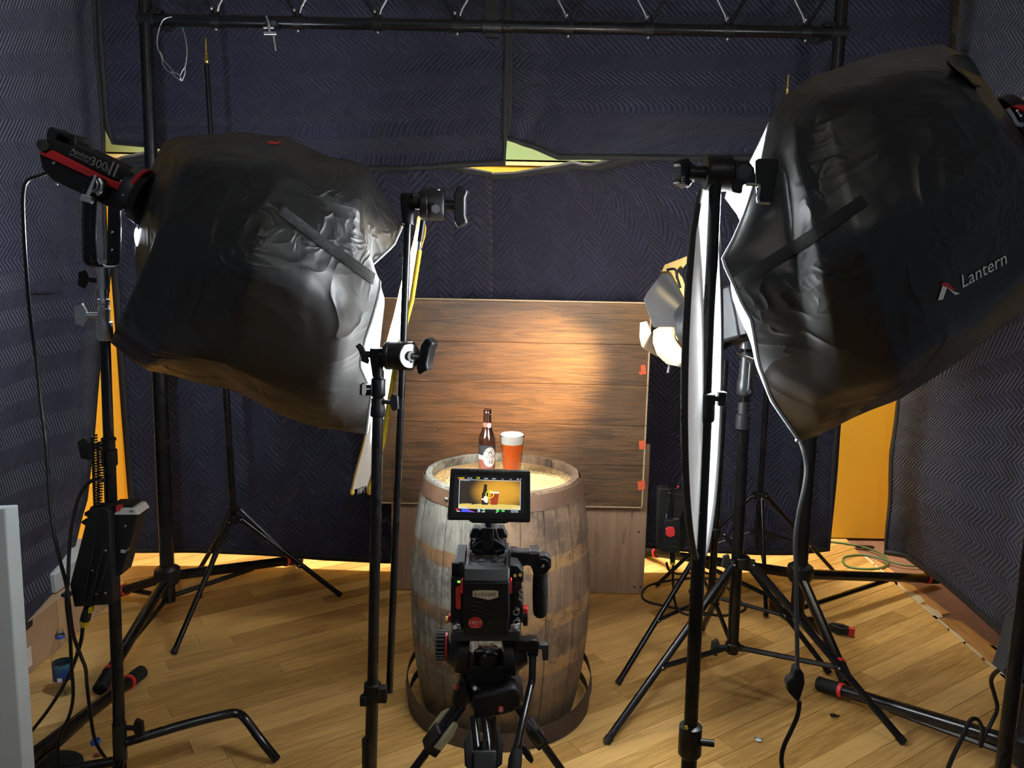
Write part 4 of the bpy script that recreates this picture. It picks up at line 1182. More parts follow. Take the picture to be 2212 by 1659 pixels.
# ------------------------------------------------------------------ tungsten fresnel with barn doors, aimed at the plank board
fz = PY(1516, 702, 3.14)
faim = (Vector((0.09, 4.05, 1.17)) - fz).normalized()
fs_, fu_, _ = frame(faim)
if fu_.z < 0: fu_ = -fu_
tung_glow = emit('tungsten_lens_glow', (1.0, 0.70, 0.36), 120.0)
fr_ = thing('fresnel_lamp', 'lit tungsten lamp with open barn doors glowing behind the round diffuser', 'lamp', fz)
FL = lambda a, b, c: fz + fs_ * a + fu_ * b + faim * c
MB().rings([(FL(0, 0, -.03), .098), (FL(0, 0, .0), .104), (FL(0, 0, .05), .104), (FL(0, 0, .055), .094)], 28).build('front_ring', gunmetal, fr_)
hb = MB().box(FL(0, 0, -.14), (.17, .2, .2), Matrix((fs_, faim, fu_)).transposed())
hb.build('housing', gunmetal, fr_, bevel=.012)
for k in range(9): MB().box(FL(-.076 + k * .019, 0, -.245), (.008, .03, .18), Matrix((fs_, faim, fu_)).transposed()).build('cooling_fin', gunmetal, fr_)
MB().lathe([(0, .066), (.045, .062), (.075, .056), (.09, .05)], fz, faim, 28).build('lens', tung_glow, fr_, label='glowing warm lens')
MB().tube([FL(.098 * cos(k * pi / 8), .098 * sin(k * pi / 8), .062) for k in range(16)], .005, 8, closed=True).build('barn_door_ring', brass, fr_)
def door_leaf(p, q, out, spread, tip, mat=gunmetal):
    """leaf hinged on p-q, flaring along the beam"""
    e = (q - p).normalized()
    L = (q - p).length
    return MB().prism([p, q, q + e * L * spread + out, p - e * L * spread + out], tip)
leafm = simple('grey_barn_door', (0.22, 0.22, 0.22), 0.35, 0.3, var=0.08)
def px_leaf(px, p0, n, t=.0025):
    n = Vector(n).normalized()
    return MB().prism([PP(u, v, p0, n) for u, v in px], -n * t)
px_leaf([(1391, 646), (1398, 632), (1428, 592), (1436, 587), (1446, 590), (1500, 668), (1500, 706), (1412, 706)], PY(1452, 660, 3.17), (.25, -.72, .62)).build('barn_door', leafm, fr_)
px_leaf([(1411, 714), (1424, 706), (1505, 704), (1505, 780), (1488, 787), (1470, 792), (1440, 786), (1419, 766), (1410, 740)], PY(1455, 750, 3.20), (-.1, -.55, .83)).build('barn_door', leafm, fr_)
px_leaf([(1383, 697), (1397, 694), (1412, 732), (1410, 748), (1421, 771), (1395, 756), (1386, 748), (1382, 728)], PY(1398, 730, 3.28), (.5, -.8, .2)).build('barn_door', leafm, fr_)
door_leaf(FL(.1, -.06, .06), FL(.1, .06, .06), faim * .11 + fs_ * .06, .1, fs_ * .002).build('barn_door', leafm, fr_)
px_leaf([(1428, 590), (1436, 572), (1488, 552), (1500, 556), (1500, 572), (1470, 580), (1464, 586), (1474, 600), (1482, 625), (1496, 660), (1484, 656), (1462, 612), (1446, 588)], PY(1465, 600, 3.19), (.1, -.9, .3), .012).build('leaf_bracket', brass, fr_)
MB().tube(smoothpath([PY(1440, 583, 3.17), PY(1458, 582, 3.17), PY(1463, 600, 3.17), PY(1470, 622, 3.17)]), .005, 8).tube(smoothpath([PY(1472, 596, 3.17), PY(1478, 580, 3.17), PY(1490, 566, 3.17)]), .005, 8).build('wire_clip', black, fr_)
MB().cyl(PY(1447, 788, 3.2), PY(1443, 806, 3.19), .007).build('leaf_knob', steel, fr_)
MB().cyl(FL(0, -.1, .0), FL(0, -.165, .0), .008).build('focus_knob', steel, fr_)
tp = at(728)
ym = tp + VZ * .02
yokep = [FL(.115, 0, -.08), FL(.125, -.1, -.08), FL(.125, -.2, -.1), Vector((ym.x + .02, ym.y, ym.z + .01)), ym]
MB().tube(smoothpath([FL(.12, 0.01, -.1), FL(.125, -.08, -.1), FL(.12, -.15, -.1), ym + VZ * .02], 5), .012, 8).tube(smoothpath([FL(-.12, 0.01, -.1), FL(-.125, -.08, -.1), FL(-.11, -.14, -.1), ym + VZ * .02], 5), .012, 8).cyl(ym - VZ * .02, ym + VZ * .03, .016).build('yoke', black, fr_)
MB().cyl(FL(.11, 0, -.1), FL(.15, 0, -.1), .024, n=18).build('tilt_knob', plastic, fr_)
lamp('tungsten_bulb', 'SPOT', FL(0, 0, .22), FL(0, 0, 1), TUNG, (1.0, 0.60, 0.21), spot_size=math.radians(52), spot_blend=1.0, shadow_soft_size=0.05)

# ------------------------------------------------------------------ power boxes and cables
def cable(name, label, px, r=0.005, mat=None, k=8):
    pts = smoothpath([PY(u, v, Y) for u, v, Y in px], k)
    pts = [Vector((p.x, p.y, max(p.z, r))) for p in pts]
    t = MB().tube(pts, r, 8)
    o = t.build(name, mat or cable_m, org=pts[-1])
    tag(o, label, 'cable')
    return o
PX_ = 2.36
pb = thing('power_box', 'black lamp control box hung slanting from the left stand', 'power box', PY(200, 1310, PX_))
MB().pprism([(194, 1095), (226, 1096), (236, 1104), (243, 1306), (160, 1312), (150, 1264), (187, 1120)], PX_ - .02, 0.05).build('battery_plate', plastic, pb, bevel=0.004)
MB().pprism([(236, 1092), (282, 1091), (298, 1112), (262, 1242), (236, 1252)], PX_ + .01, 0.07).build('control_box', plastic, pb, bevel=0.003)
MB().pprism([(246, 1112), (255, 1098), (291, 1099), (300, 1112)], PX_ + .0, 0.075).build('top_plate', white, pb, label='pale top plate with a signal mark', bevel=.001)
MB().pprism([(250, 1094), (262, 1094), (258, 1104), (251, 1106)], PX_ - .004, 0.02).build('red_button', red, pb)
ar = MB()
for rr_ in (3, 6, 9): ar.tube([PY(284 + rr_ * sin(math.radians(a)) * .8, 1109 - rr_ * cos(math.radians(a)) * .7, PX_ - .002) for a in range(-45, 46, 15)], .0007, 4)
ar.build('signal_mark', black, pb)
for du in (0, 18, 30): MB().pprism([(205 + du * 0.9, 1140 + du * 2), (209 + du * .9, 1140 + du * 2), (183 + du * .9, 1300), (178 + du * .9, 1300)], PX_ - .028, 0.012).build('ridge', plastic, pb, bevel=.001)
for q in ([(183, 1107), (194, 1112), (192, 1118), (182, 1113)], [(176, 1126), (187, 1130), (185, 1136), (176, 1130)], [(132, 1283), (148, 1288), (146, 1294), (131, 1288)]): MB().pprism(q, PX_, .03).build('side_lug', plastic, pb)
for u, v in ((271, 1136), (200, 1232), (228, 1189), (208, 1283), (228, 1281)): MB().sph(PY(u, v, PX_ - .022), .004, n=8, m=6).build('screw', steel, pb)
MB().pprism([(261, 1187), (272, 1188), (270, 1195), (260, 1194)], PX_ - .01, .03).build('latch', chrome, pb)
co = thing('coiled_cable', 'coiled black cable hanging from the left stand collar to its control box', 'cable', PY(206, 1095, PX_))
hx_ = []
for k in range(26 * 10 + 1):
    t = k / 260
    a = t * 26 * 2 * pi
    c = PY(203 + 6 * t, 940 + 150 * t, PX_)
    hx_.append(c + Vector((.0075 * cos(a), .0075 * sin(a), 0)))
MB().tube(hx_, .0032, 6).build('coil', cable_m, co)
h2 = []
for k in range(24 * 10 + 1):
    t = k / 240
    a = t * 24 * 2 * pi
    c = PY(214 + 2 * sin(pi * t), 955 + 138 * t, PX_ + .012)
    h2.append(c + Vector((.0065 * cos(a), .0065 * sin(a), 0)))
MB().tube(h2, .003, 6).build('coil', cable_m, co)
cable('lamp_cable', 'long black cable from the left lamp down past the blanket to the floor', [(100, 374, 2.45), (84, 380, 2.44), (62, 388, 2.43), (51, 410, 2.42), (50, 470, 2.42), (57, 590, 2.42), (66, 690, 2.42), (80, 790, 2.41), (88, 870, 2.4), (99, 960, 2.38), (108, 1090, 2.36), (122, 1180, 2.34), (143, 1262, 2.32), (150, 1310, 2.32), (158, 1370, 2.33), (176, 1420, 2.35), (185, 1445, 2.36), (188, 1480, 2.38), (195, 1540, 2.42), (206, 1600, 2.46), (230, 1640, 2.48), (262, 1672, 2.5)], .0055)
cable('control_cable', 'black cable looping from the left stand round its control box to the floor', [(228, 1038, 2.38), (206, 1035, 2.37), (185, 1050, 2.36), (168, 1082, 2.35), (156, 1130, 2.34), (150, 1180, 2.33), (147, 1250, 2.32), (144, 1300, 2.33), (151, 1365, 2.35), (154, 1430, 2.37), (158, 1500, 2.4), (150, 1545, 2.42), (131, 1585, 2.43), (125, 1620, 2.45), (128, 1665, 2.46)], .0055)
pc = thing('power_cable', 'black power cable with a yellow connector under the left control box', 'cable', PY(182, 1350, PX_))
MB().tube(smoothpath([PY(u, v, Y) for u, v, Y in [(179, 1350, 2.36), (176, 1380, 2.36), (166, 1415, 2.38), (148, 1460, 2.42), (110, 1525, 2.5), (60, 1590, 2.55), (20, 1640, 2.55)]]), .006, 8).build('cord', cable_m, pc)
MB().rings([(PY(190, 1312, PX_), .012), (PY(186, 1330, PX_), .0155), (PY(182, 1344, PX_), .0145), (PY(180, 1352, PX_), .008)], 14).build('plug', plastic, pc)
MB().rings([(PY(183, 1341, PX_ - .002), .0155), (PY(181, 1350, PX_ - .002), .012), (PY(180, 1354, PX_ - .002), .008)], 12).pprism([(191, 1313), (197, 1313), (197, 1324), (190, 1326)], PX_ - .02, .02).build('plug_collar', yellow, pc, label='yellow connector collar')
# second box with batteries right of the plank board
GYb = 3.42
gb = thing('power_box', 'black lamp control box with a red latch beside the plank board', 'power box', PY(1456, 1195, GYb))
MB().pprism([(1423, 1058), (1429, 1055), (1448, 1056), (1452, 1062), (1452, 1192), (1424, 1192), (1421, 1180)], GYb, .06).build('back_plate', plastic, gb, bevel=.004)
MB().pprism([(1452, 1066), (1478, 1068), (1480, 1074), (1478, 1100), (1468, 1122), (1452, 1118)], GYb - .02, .06).build('upper_box', plastic, gb, bevel=.004)
MB().pprism([(1436, 1122), (1470, 1125), (1468, 1196), (1434, 1194)], GYb - .05, .06).build('battery', rubber, gb, bevel=.004)
MB().pprism([(1438, 1142), (1446, 1138), (1456, 1139), (1459, 1148), (1458, 1158), (1448, 1162), (1439, 1157)], GYb - .056, .02).build('red_latch', redplastic, gb, bevel=.003)
MB().pprism([(1470, 1105), (1492, 1106), (1490, 1150), (1478, 1185), (1470, 1188)], GYb + .005, .05).pprism([(1482, 1102), (1486, 1102), (1486, 1116), (1482, 1116)], GYb - .005, .01).build('side_module', plastic, gb, bevel=.003)
lm = MB()
for k in range(5): lm.sph(PY(1441 + 4.5 * k, 1181, GYb - .051), .002, n=6, m=4)
lm.build('indicator_lights', steel, gb)['kind'] = 'stuff'
MB().tube([PY(1453, 1120, GYb - .055), PY(1466, 1121, GYb - .055)], .003).build('handle_bar', chrome, gb)
MB().tube(smoothpath([PY(1490, 1130, GYb + .02), PY(1515, 1128, HYs - .02), PY(1536, 1126, HYs)]), .012).build('mount_arm', black, gb)
h3 = []
for k in range(22 * 8 + 1):
    t = k / 176
    c = PY(1437 + 10 * t, 1135 - 75 * t + 8 * sin(pi * t), GYb - .03)
    h3.append(c + Vector((.006 * cos(t * 22 * 2 * pi), 0, .003) ) + Vector((0, .006 * sin(t * 22 * 2 * pi), 0)))
MB().tube(h3, .003, 6).tube(smoothpath([h3[-1], PY(1455, 1056, GYb), PY(1464, 1056, GYb), PY(1470, 1040, GYb + .05), PY(1480, 1020, GYb + .1)]), .004, 6).build('coiled_cord', cable_m, gb)
MB().sph(PY(1465, 1052, GYb), .006, n=8, m=6).build('cord_tag', redplastic, gb)
pc2 = thing('power_cable', 'black power cable with a yellow connector hanging under the box beside the plank board', 'cable', PY(1456, 1300, GYb - .02))
MB().tube(smoothpath([PY(1454, 1216, GYb - .02), PY(1454, 1260, GYb - .02), PY(1458, 1300, GYb - .02), PY(1470, 1322, GYb - .06), PY(1500, 1330, GYb - .1), PY(1540, 1325, GYb - .1)]), .0055, 8).build('cord', cable_m, pc2)
MB().rings([(PY(1453, 1194, GYb - .02), .011), (PY(1453, 1205, GYb - .02), .013), (PY(1453, 1216, GYb - .02), .009)], 12).build('plug', plastic, pc2)
MB().rings([(PY(1453, 1214, GYb - .021), .0135), (PY(1453, 1220, GYb - .021), .009)], 12).build('plug_collar', yellow, pc2, label='yellow connector collar')
cable('extension_cable', 'tangled black cable on the floor behind the nearest right stand', [(1440, 1216, 3.45), (1446, 1232, 3.5), (1470, 1240, 3.6), (1520, 1236, 3.9), (1560, 1260, 3.8), (1600, 1300, 3.55), (1608, 1318, 3.45), (1560, 1330, 3.4), (1500, 1320, 3.5), (1440, 1310, 3.55), (1395, 1298, 3.6), (1388, 1280, 3.7), (1410, 1262, 3.8), (1480, 1250, 3.85), (1540, 1250, 3.85)], .006)
rc = thing('lamp_cable', 'grey cable hanging from the large softbox with a black inline switch', 'cable', PY(1720, 1510, 1.85))
MB().tube(smoothpath([PY(u, v, Y) for u, v, Y in [(1728, 952, 1.95), (1736, 975, 1.93), (1742, 1010, 1.92), (1738, 1050, 1.9), (1725, 1110, 1.88), (1718, 1170, 1.87), (1720, 1230, 1.86), (1721, 1320, 1.85), (1722, 1440, 1.84)]]), .0058, 8).build('cord', grey_cable, rc)
MB().tube(smoothpath([PY(u, v, Y) for u, v, Y in [(1727, 1515, 1.84), (1723, 1545, 1.84), (1708, 1580, 1.84), (1694, 1610, 1.84), (1688, 1640, 1.84), (1692, 1675, 1.84), (1700, 1760, 1.84)]]), .0058, 8).build('cord', cable_m, rc)
MB().prism([PY(u, v, 1.825) for u, v in [(1717, 1448), (1722, 1443), (1729, 1444), (1738, 1458), (1740, 1478), (1732, 1505), (1728, 1516), (1721, 1516), (1705, 1498), (1701, 1480), (1704, 1470), (1714, 1465)]], (0, .03, 0)).build('inline_switch', rubber, rc, bevel=.006)
MB().sph(PY(1722, 951, 1.94), .006, n=10, m=6).build('hem_snap', chrome, rc)
BLY = 2.35
fp = thing('power_supply', 'finned black power supply strapped to the front right post', 'power box', PY(2200, 1480, BLY))
MB().pprism([(2206, 1352), (2188, 1420), (2174, 1461), (2212, 1480), (2260, 1490), (2290, 1380), (2250, 1350)], BLY, .08).build('body', gunmetal, fp, bevel=.003)
fn = MB()
for k in range(14):
    f = k / 13
    fn.pprism([(lerp(2187, 2270, f), lerp(1424, 1445, f)), (lerp(2189.5, 2272, f), lerp(1424, 1445, f)), (lerp(2177, 2258, f), lerp(1463, 1490, f)), (lerp(2174, 2255, f), lerp(1462, 1490, f))], BLY - .012, .014)
    fn.pprism([(lerp(2205, 2288, f), lerp(1355, 1380, f)), (lerp(2207, 2290, f), lerp(1355, 1380, f)), (lerp(2195, 2277, f), lerp(1399, 1420, f)), (lerp(2192, 2275, f), lerp(1398, 1420, f))], BLY - .012, .014)
fn.build('cooling_fins', black, fp)['kind'] = 'stuff'
MB().tube([PY(2174, 1420, BLY - .02), PY(2212, 1437, BLY - .02), PY(2270, 1462, BLY - .02)], .006, 8).build('guard_bar', gunmetal, fp)
MB().tube([PY(2168, 1442, BLY - .02), PY(2212, 1463, BLY - .02), PY(2265, 1488, BLY - .02)], .006, 8).build('guard_bar', gunmetal, fp)
text_px('Aputure', 2197, 1404, 2226, 1412, BLY - .0135, white, fp)
text_px('CE', 2193, 1416, 2201, 1418.5, BLY - .0135, white, fp)
MB().pprism([(2206, 1414), (2218, 1418), (2216, 1427), (2204, 1423)], BLY - .013, .001).build('rating_plate', greyprint, fp)
cable('supply_cable', 'black cable dropping from the finned power supply over the stand leg at the lower right', [(2178, 1428, 2.38), (2168, 1440, 2.4), (2148, 1455, 2.48), (2141, 1472, 2.55), (2148, 1500, 2.6), (2154, 1530, 2.62), (2142, 1560, 2.62), (2126, 1590, 2.6), (2118, 1612, 2.58), (2122, 1578, 2.56), (2112, 1555, 2.54), (2096, 1556, 2.5), (2080, 1590, 2.45), (2060, 1630, 2.38), (2040, 1680, 2.3)], .007)
ex = [PZ(u, v, .006) for u, v in [(1790, 1170), (1830, 1175), (1880, 1186), (1912, 1202), (1918, 1215), (1905, 1226), (1870, 1229), (1832, 1224), (1821, 1210), (1828, 1202), (1860, 1199), (1900, 1206), (1930, 1216), (1960, 1222), (1995, 1223)]]
tag(MB().tube(smoothpath(ex), .006, 8).build('floor_cable', green_cable, org=ex[0]), 'dark green extension cord coiled once on the floor by the orange wall', 'cord')
# ------------------------------------------------------------------ plank backdrop on its plywood
BDY = 4.04
bd = thing('plank_backdrop', 'dark wood plank backdrop board standing behind the barrel', 'backdrop board', PY(1110, 1092, BDY))
xl, xr = PY(816, 900, BDY).x, PY(1394, 900, BDY).x
zt, zb = PY(1140, 648.5, BDY).z, PY(1110, 1092, BDY).z
vj = (651, 740, 828, 915, 1001, 1090)
zs = [PY(1120, v, BDY).z for v in vj]
for i in range(5):
    z1, z0 = zs[i], zs[i + 1]
    g = .0015
    MB().box(((xl + xr) / 2, BDY + .008, (z0 + z1) / 2), (xr - xl, .013, z1 - z0 - g)).build('plank', laminate, bd, bevel=.0012)
MB().box(((xl + xr) / 2, BDY + .022, (zt + zb) / 2), (xr - xl - .01, .014, zt - zb)).build('backing_panel', plywood, bd)
MB().box(((xl + xr) / 2, BDY + .006, zs[0] + .004), (xr - xl + .008, .018, .006)).build('edge_strip', palewood, bd)
MB().box(((xl + xr) / 2, BDY + .004, zs[-1] - .003), (xr - xl + .008, .02, .005)).build('edge_strip', palewood, bd)
for i in range(5): MB().box((xr + .004, BDY + .007, (zs[i] + zs[i + 1]) / 2), (.008, .018, zs[i] - zs[i + 1] - .004)).build('edge_strip', palewood, bd)
for q in ([(1384, 789), (1394, 788), (1395, 800), (1385, 802)], [(1380, 803), (1396, 800), (1396, 808), (1382, 810)], [(1380, 953), (1394, 951), (1394, 970), (1381, 971)], [(1377, 1040), (1393, 1038), (1394, 1056), (1379, 1059)]):
    MB().pprism(q, BDY - .0025, .0018).build('orange_tape_tab', orange_tape, bd, label='orange tape tab')
pw = thing('plywood_sheet', 'plywood sheet standing on the floor under the dark plank backdrop', 'plywood', PY(1115, 1284, BDY + .05))
pa, pb_ = PZ(862, 1288, 0.0), PZ(1388, 1284, 0.0)
MB().box(((PY(846, 1100, BDY + .05).x + pb_.x) / 2, BDY + .05, .42), (pb_.x - PY(846, 1100, BDY + .05).x, .018, .82)).build('sheet', plywood, pw, bevel=.001)
for u, v in ((1380, 1149), (1384, 1268), (1370, 1268)): MB().sph(PY(u, v, BDY + .041), .005, (1, .4, 1), 8, 6).build('screw_head', black, pw)
for x in (-.15, .35): MB().box((x, BDY + .075, zb + .2), (.05, .03, .7)).build('batten', plywood, pw)

# ------------------------------------------------------------------ barrel
BX, BYy = -0.030, 3.05
BH = 0.957
NST = 26
def barrel_r(z):
    t = (z / BH - 0.5) * 2
    return 0.303 + (0.355 - 0.303) * (1 - abs(t) ** 2.2)
def stave_mat(name, base_d, base_l, hoop_c):
    m = wood(name, base_d, base_l, 1.2, 2, rough=0.75, rnd=0.5, bump=0.0035)
    tc = m.nt.nodes.new('ShaderNodeTexCoord')
    x, y, z = m.sep(tc.outputs['Object'])
    ns = m.noise(tc.outputs['Object'], 9.0, 4)
    z2 = z + (ns - 0.5) * 0.03
    band = None
    for zc, hw in ((0.70, .033), (0.485, .036), (0.30, .036), (0.125, .032)):
        b = ((z2 - zc).abs() * -1.0 + hw).step(0.0, 0.010)
        band = b if band is None else band.max(b)
    patch = m.noise(tc.outputs['Object'], 14.0, 4).step(0.32, 0.5)
    fac = band * (patch * 0.55 + 0.4)
    old = m.b.inputs['Base Color'].links[0].from_socket
    c = m.mix(fac, old, hoop_c)
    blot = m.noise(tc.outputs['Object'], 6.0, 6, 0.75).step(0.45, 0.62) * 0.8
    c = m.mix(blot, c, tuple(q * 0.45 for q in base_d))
    mpv = m.nt.nodes.new('ShaderNodeMapping')
    mpv.inputs['Scale'].default_value = (70, 70, 4)
    m.nt.links.new(tc.outputs['Object'], mpv.inputs[0])
    crk = m.noise(mpv.outputs[0], 1.0, 4, 0.6, 0.6).step(0.60, 0.68) * 0.7
    c = m.mix(crk, c, tuple(q * 0.3 for q in base_d))
    sp = (m.noise(tc.outputs['Object'], 60.0, 2, 0.7)).gt(0.74) * 0.45
    c = m.mix(sp, c, (0.5, 0.46, 0.4))
    # lower staves turn dark brown, the weaker light down there painted in
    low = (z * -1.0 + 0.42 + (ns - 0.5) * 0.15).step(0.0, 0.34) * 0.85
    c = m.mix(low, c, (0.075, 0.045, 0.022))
    m.set('Base Color', c)
    m.set('Metallic', 0.0)
    return m.m
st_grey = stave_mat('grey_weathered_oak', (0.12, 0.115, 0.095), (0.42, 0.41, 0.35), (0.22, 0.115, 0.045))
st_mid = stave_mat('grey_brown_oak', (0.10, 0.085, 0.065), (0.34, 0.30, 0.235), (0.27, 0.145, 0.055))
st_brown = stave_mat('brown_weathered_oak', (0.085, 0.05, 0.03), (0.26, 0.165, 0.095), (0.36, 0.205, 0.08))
ba = thing('barrel', 'weathered grey and brown oak barrel with a rusted head hoop', 'barrel', (BX, BYy, 0))
widths = [random.uniform(.7, 1.3) for _ in range(NST)]
tw = sum(widths)
a0_ = -0.05
zz = [BH * k / 22 for k in range(23)]
for i in range(NST):
    a1_ = a0_ + widths[i] / tw * 2 * pi
    gap = 0.006
    prof, fs = [], []
    nseg = 4
    jit = random.uniform(-.0012, .0012)
    for z in zz:
        for r_off in (0, -0.028):
            for k in range(nseg + 1):
                a = lerp(a0_ + gap / 2, a1_ - gap / 2, k / nseg)
                r = barrel_r(z) + r_off + jit
                if z == zz[-1] and r_off == 0: r -= .006
                if r_off == 0 and k in (0, nseg): r -= 0.002
                prof.append((BX + r * cos(a), BYy + r * sin(a), z))
    nn_ = nseg + 1
    for j in range(len(zz) - 1):
        b, c = j * 2 * nn_, (j + 1) * 2 * nn_
        for k in range(nseg):
            fs.append((b + k, b + k + 1, c + k + 1, c + k))
            fs.append((b + nn_ + k, c + nn_ + k, c + nn_ + k + 1, b + nn_ + k + 1))
        fs.append((b, c, c + nn_, b + nn_))
        fs.append((b + nseg, b + nn_ + nseg, c + nn_ + nseg, c + nseg))
    e = (len(zz) - 1) * 2 * nn_
    for k in range(nseg):
        fs.append((k, nn_ + k, nn_ + k + 1, k + 1))
        fs.append((e + k, e + k + 1, e + nn_ + k + 1, e + nn_ + k))
    am = (a0_ + a1_) / 2
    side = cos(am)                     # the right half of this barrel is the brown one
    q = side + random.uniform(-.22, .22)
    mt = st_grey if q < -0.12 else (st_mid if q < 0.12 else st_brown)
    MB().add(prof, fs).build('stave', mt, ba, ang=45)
    a0_ = a1_
HZ = BH - 0.035
head_wood = wood('golden_barrel_head', (0.22, 0.12, 0.045), (0.5, 0.31, 0.13), 1.0, 0, rough=0.5, rnd=0.3, bump=.0008).m
for k in range(6):
    y0, y1 = -.286 + k * .0955, -.286 + (k + 1) * .0955 - .001
    ring = []
    R_ = .280
    ya, yb = max(y0, -R_ + .001), min(y1, R_ - .001)
    N_ = 12
    pts = [(math.sqrt(max(0, R_ ** 2 - lerp(ya, yb, j / N_) ** 2)), lerp(ya, yb, j / N_)) for j in range(N_ + 1)]
    poly = pts + [(-x, y) for x, y in reversed(pts)]
    MB().prism([(BX + x, BYy + y, HZ - .02) for x, y in poly], (0, 0, .02)).build('head_board', head_wood, ba, bevel=.0008)
def hoop(mb, zc, h, r_fn, t=.003, n=64):
    mb.lathe([(r_fn(zc - h / 2) + .0005, zc - h / 2), (r_fn(zc - h / 2) + t, zc - h / 2), (r_fn(zc + h / 2) + t, zc + h / 2), (r_fn(zc + h / 2) + .0005, zc + h / 2), (r_fn(zc - h / 2) + .0005, zc - h / 2)], (BX, BYy, 0), (0, 0, 1), n)
    return mb
hoop(MB(), BH - .036, .056, barrel_r).build('head_hoop', rust_red, ba, label='rusted head hoop')
MB().sph((BX - .2, BYy - .25, BH - .04), .008, (1, .5, 1), 8, 6).build('hoop_rivet', steel, ba)
lh = thing('loose_hoop', 'rusty iron hoop dropped round the foot of the barrel', 'hoop', (BX, BYy - .0, 0))
def loose(mb, cx, cy, r, z0, h, tilt, taper, ph):
    n = 64
    vs = []
    for rr_, zz_ in ((r, 0), (r + .003, 0), (r + .003 - taper, h), (r - taper, h)):
        for k in range(n):
            a = 2 * pi * k / n
            vs.append((cx + rr_ * cos(a), cy + rr_ * sin(a), z0 + zz_ + tilt * cos(a - ph)))
    return mb.add(vs, [(j * n + k, j * n + (k + 1) % n, ((j + 1) % 4) * n + (k + 1) % n, ((j + 1) % 4) * n + k) for j in range(4) for k in range(n)])
loose(MB(), BX, BYy, .366, .012, .045, .010, .006, 1.5).build('hoop_band', rust, lh)
lh2 = thing('loose_hoop', 'second rusty hoop leaning up the back of the barrel foot', 'hoop', (BX, BYy, 0.02))
loose(MB(), BX, BYy + .012, .376, .085, .042, .058, .006, 1.55).build('hoop_band', rust, lh2)

# ------------------------------------------------------------------ grain, bottle and glass on the barrel
GXc, GYc = BX + .015, BYy - .03
def pile(x, y):
    d = math.hypot((x - GXc) / 1.16, (y - GYc) / 0.95)
    return .040 * max(0, 1 - (d / .188) ** 1.6) + .004 * noise.noise(Vector((x * 30, y * 30, 1)))
grain_l = simple('pale_malt_grain', (0.80, 0.62, 0.31), 0.55, var=0.35, vs=120)
gp = MB()
vs, fs = [], []
NR, NA = 14, 48
for i in range(NR + 1):
    for k in range(NA):
        r = .196 * i / NR
        a = 2 * pi * k / NA
        x, y = GXc + r * cos(a) * 1.17, GYc + r * sin(a) * .95
        vs.append((x, y, HZ - .002 + pile(x, y)))
fs = [(i * NA + k, i * NA + (k + 1) % NA, (i + 1) * NA + (k + 1) % NA, (i + 1) * NA + k) for i in range(NR) for k in range(NA)]
gp.add(vs, fs)
for k in range(9000):
    if k < 8300:
        r, a = .205 * math.sqrt(random.random()), random.random() * 2 * pi
    else:
        r, a = random.uniform(.19, .262), random.random() * 2 * pi
    x, y = GXc + r * cos(a) * 1.14, GYc + r * sin(a) * .96
    if math.hypot(x - BX, y - BYy) > .27: continue
    z = HZ + max(0, pile(x, y)) + .0012
    d = Vector((random.uniform(-1, 1), random.uniform(-1, 1), random.uniform(-.5, .5))).normalized()
    s = Vector((-d.y, d.x, 0)).normalized() * .0016
    c = Vector((x, y, z))
    u_ = d.cross(s).normalized() * .0013
    d = d * random.uniform(.003, .0042)
    gp.add([c - d, c + s, c + u_, c - s, c - u_, c + d], [(0, 2, 1), (0, 3, 2), (0, 4, 3), (0, 1, 4), (5, 1, 2), (5, 2, 3), (5, 3, 4), (5, 4, 1)])
g_ = gp.build('malt_grain', grain_l, org=(GXc, GYc, HZ), flat=True)
tag(g_, 'pile of pale malt grain spilled over the barrel head', 'grain', kind='stuff')
# bottle
btx, bty = PY(1052, 950, 3.03).x, 3.03
btz = HZ + .030
amber = Mat('amber_glass', Roughness=0.06, IOR=1.4)
amber.set('Base Color', (0.02, 0.006, 0.003))
amber.set('Coat Weight', 0.6)
amber.set('Specular IOR Level', 0.8)
bo = thing('beer_bottle', 'brown longneck beer bottle with a round white label standing in the grain', 'bottle', (btx, bty, btz))
s_ = 1.03
prof = [(0, 0), (.026, 0), (.0305, .004), (.0315, .012), (.0315, .128), (.0308, .138), (.0275, .150), (.0215, .163), (.0182, .176), (.0165, .195), (.0142, .222), (.0138, .229), (.0155, .231), (.0158, .237), (.0145, .239), (.0145, .244), (.0150, .246), (.0146, .2485), (.010, .2485), (.010, .235), (0, .235)]
prof = [(r * s_, h * s_) for r, h in prof]
MB().lathe(prof, (btx, bty, btz), n=40).build('glass_body', amber.m, bo)
def wrap(r_fn, a_mid):
    def f(x, y):
        r = (r_fn(y) if callable(r_fn) else r_fn)
        a = a_mid + x / r
        return Vector((btx + r * sin(a), bty - r * cos(a), btz + y))
    return f
def patch(f, x0, x1, y0, y1, nx=20, ny=2):
    return MB().grid(lambda s, t: f(lerp(x0, x1, s), lerp(y0, y1, t)), nx, ny)
lab_dark = simple('dark_label_paper', (0.009, 0.0095, 0.012), 0.55, var=0.25)
lab_brown = simple('brown_label_paper', (0.15, 0.045, 0.024), 0.55, var=0.1)
lab_white = simple('white_label_paper', (0.78, 0.72, 0.66), 0.55, var=0.04)
lab_ink = simple('dark_brown_ink', (0.05, 0.025, 0.02), 0.6)
AM = 0.42
LR_ = .0325 + .0003
f1_ = wrap(LR_ + .0002, AM)
patch(f1_, -.052, .052, .072, .119, 28).build('label_top', lab_dark, bo, label='dark upper half of the paper label')
patch(f1_, -.052, .052, .012, .074, 28).build('label_base', lab_brown, bo, label='brown lower half of the paper label')
f2_ = wrap(LR_ + .0005, AM)
patch(f2_, -.052, .052, .0635, .0805, 28).build('label_band', lab_white, bo)
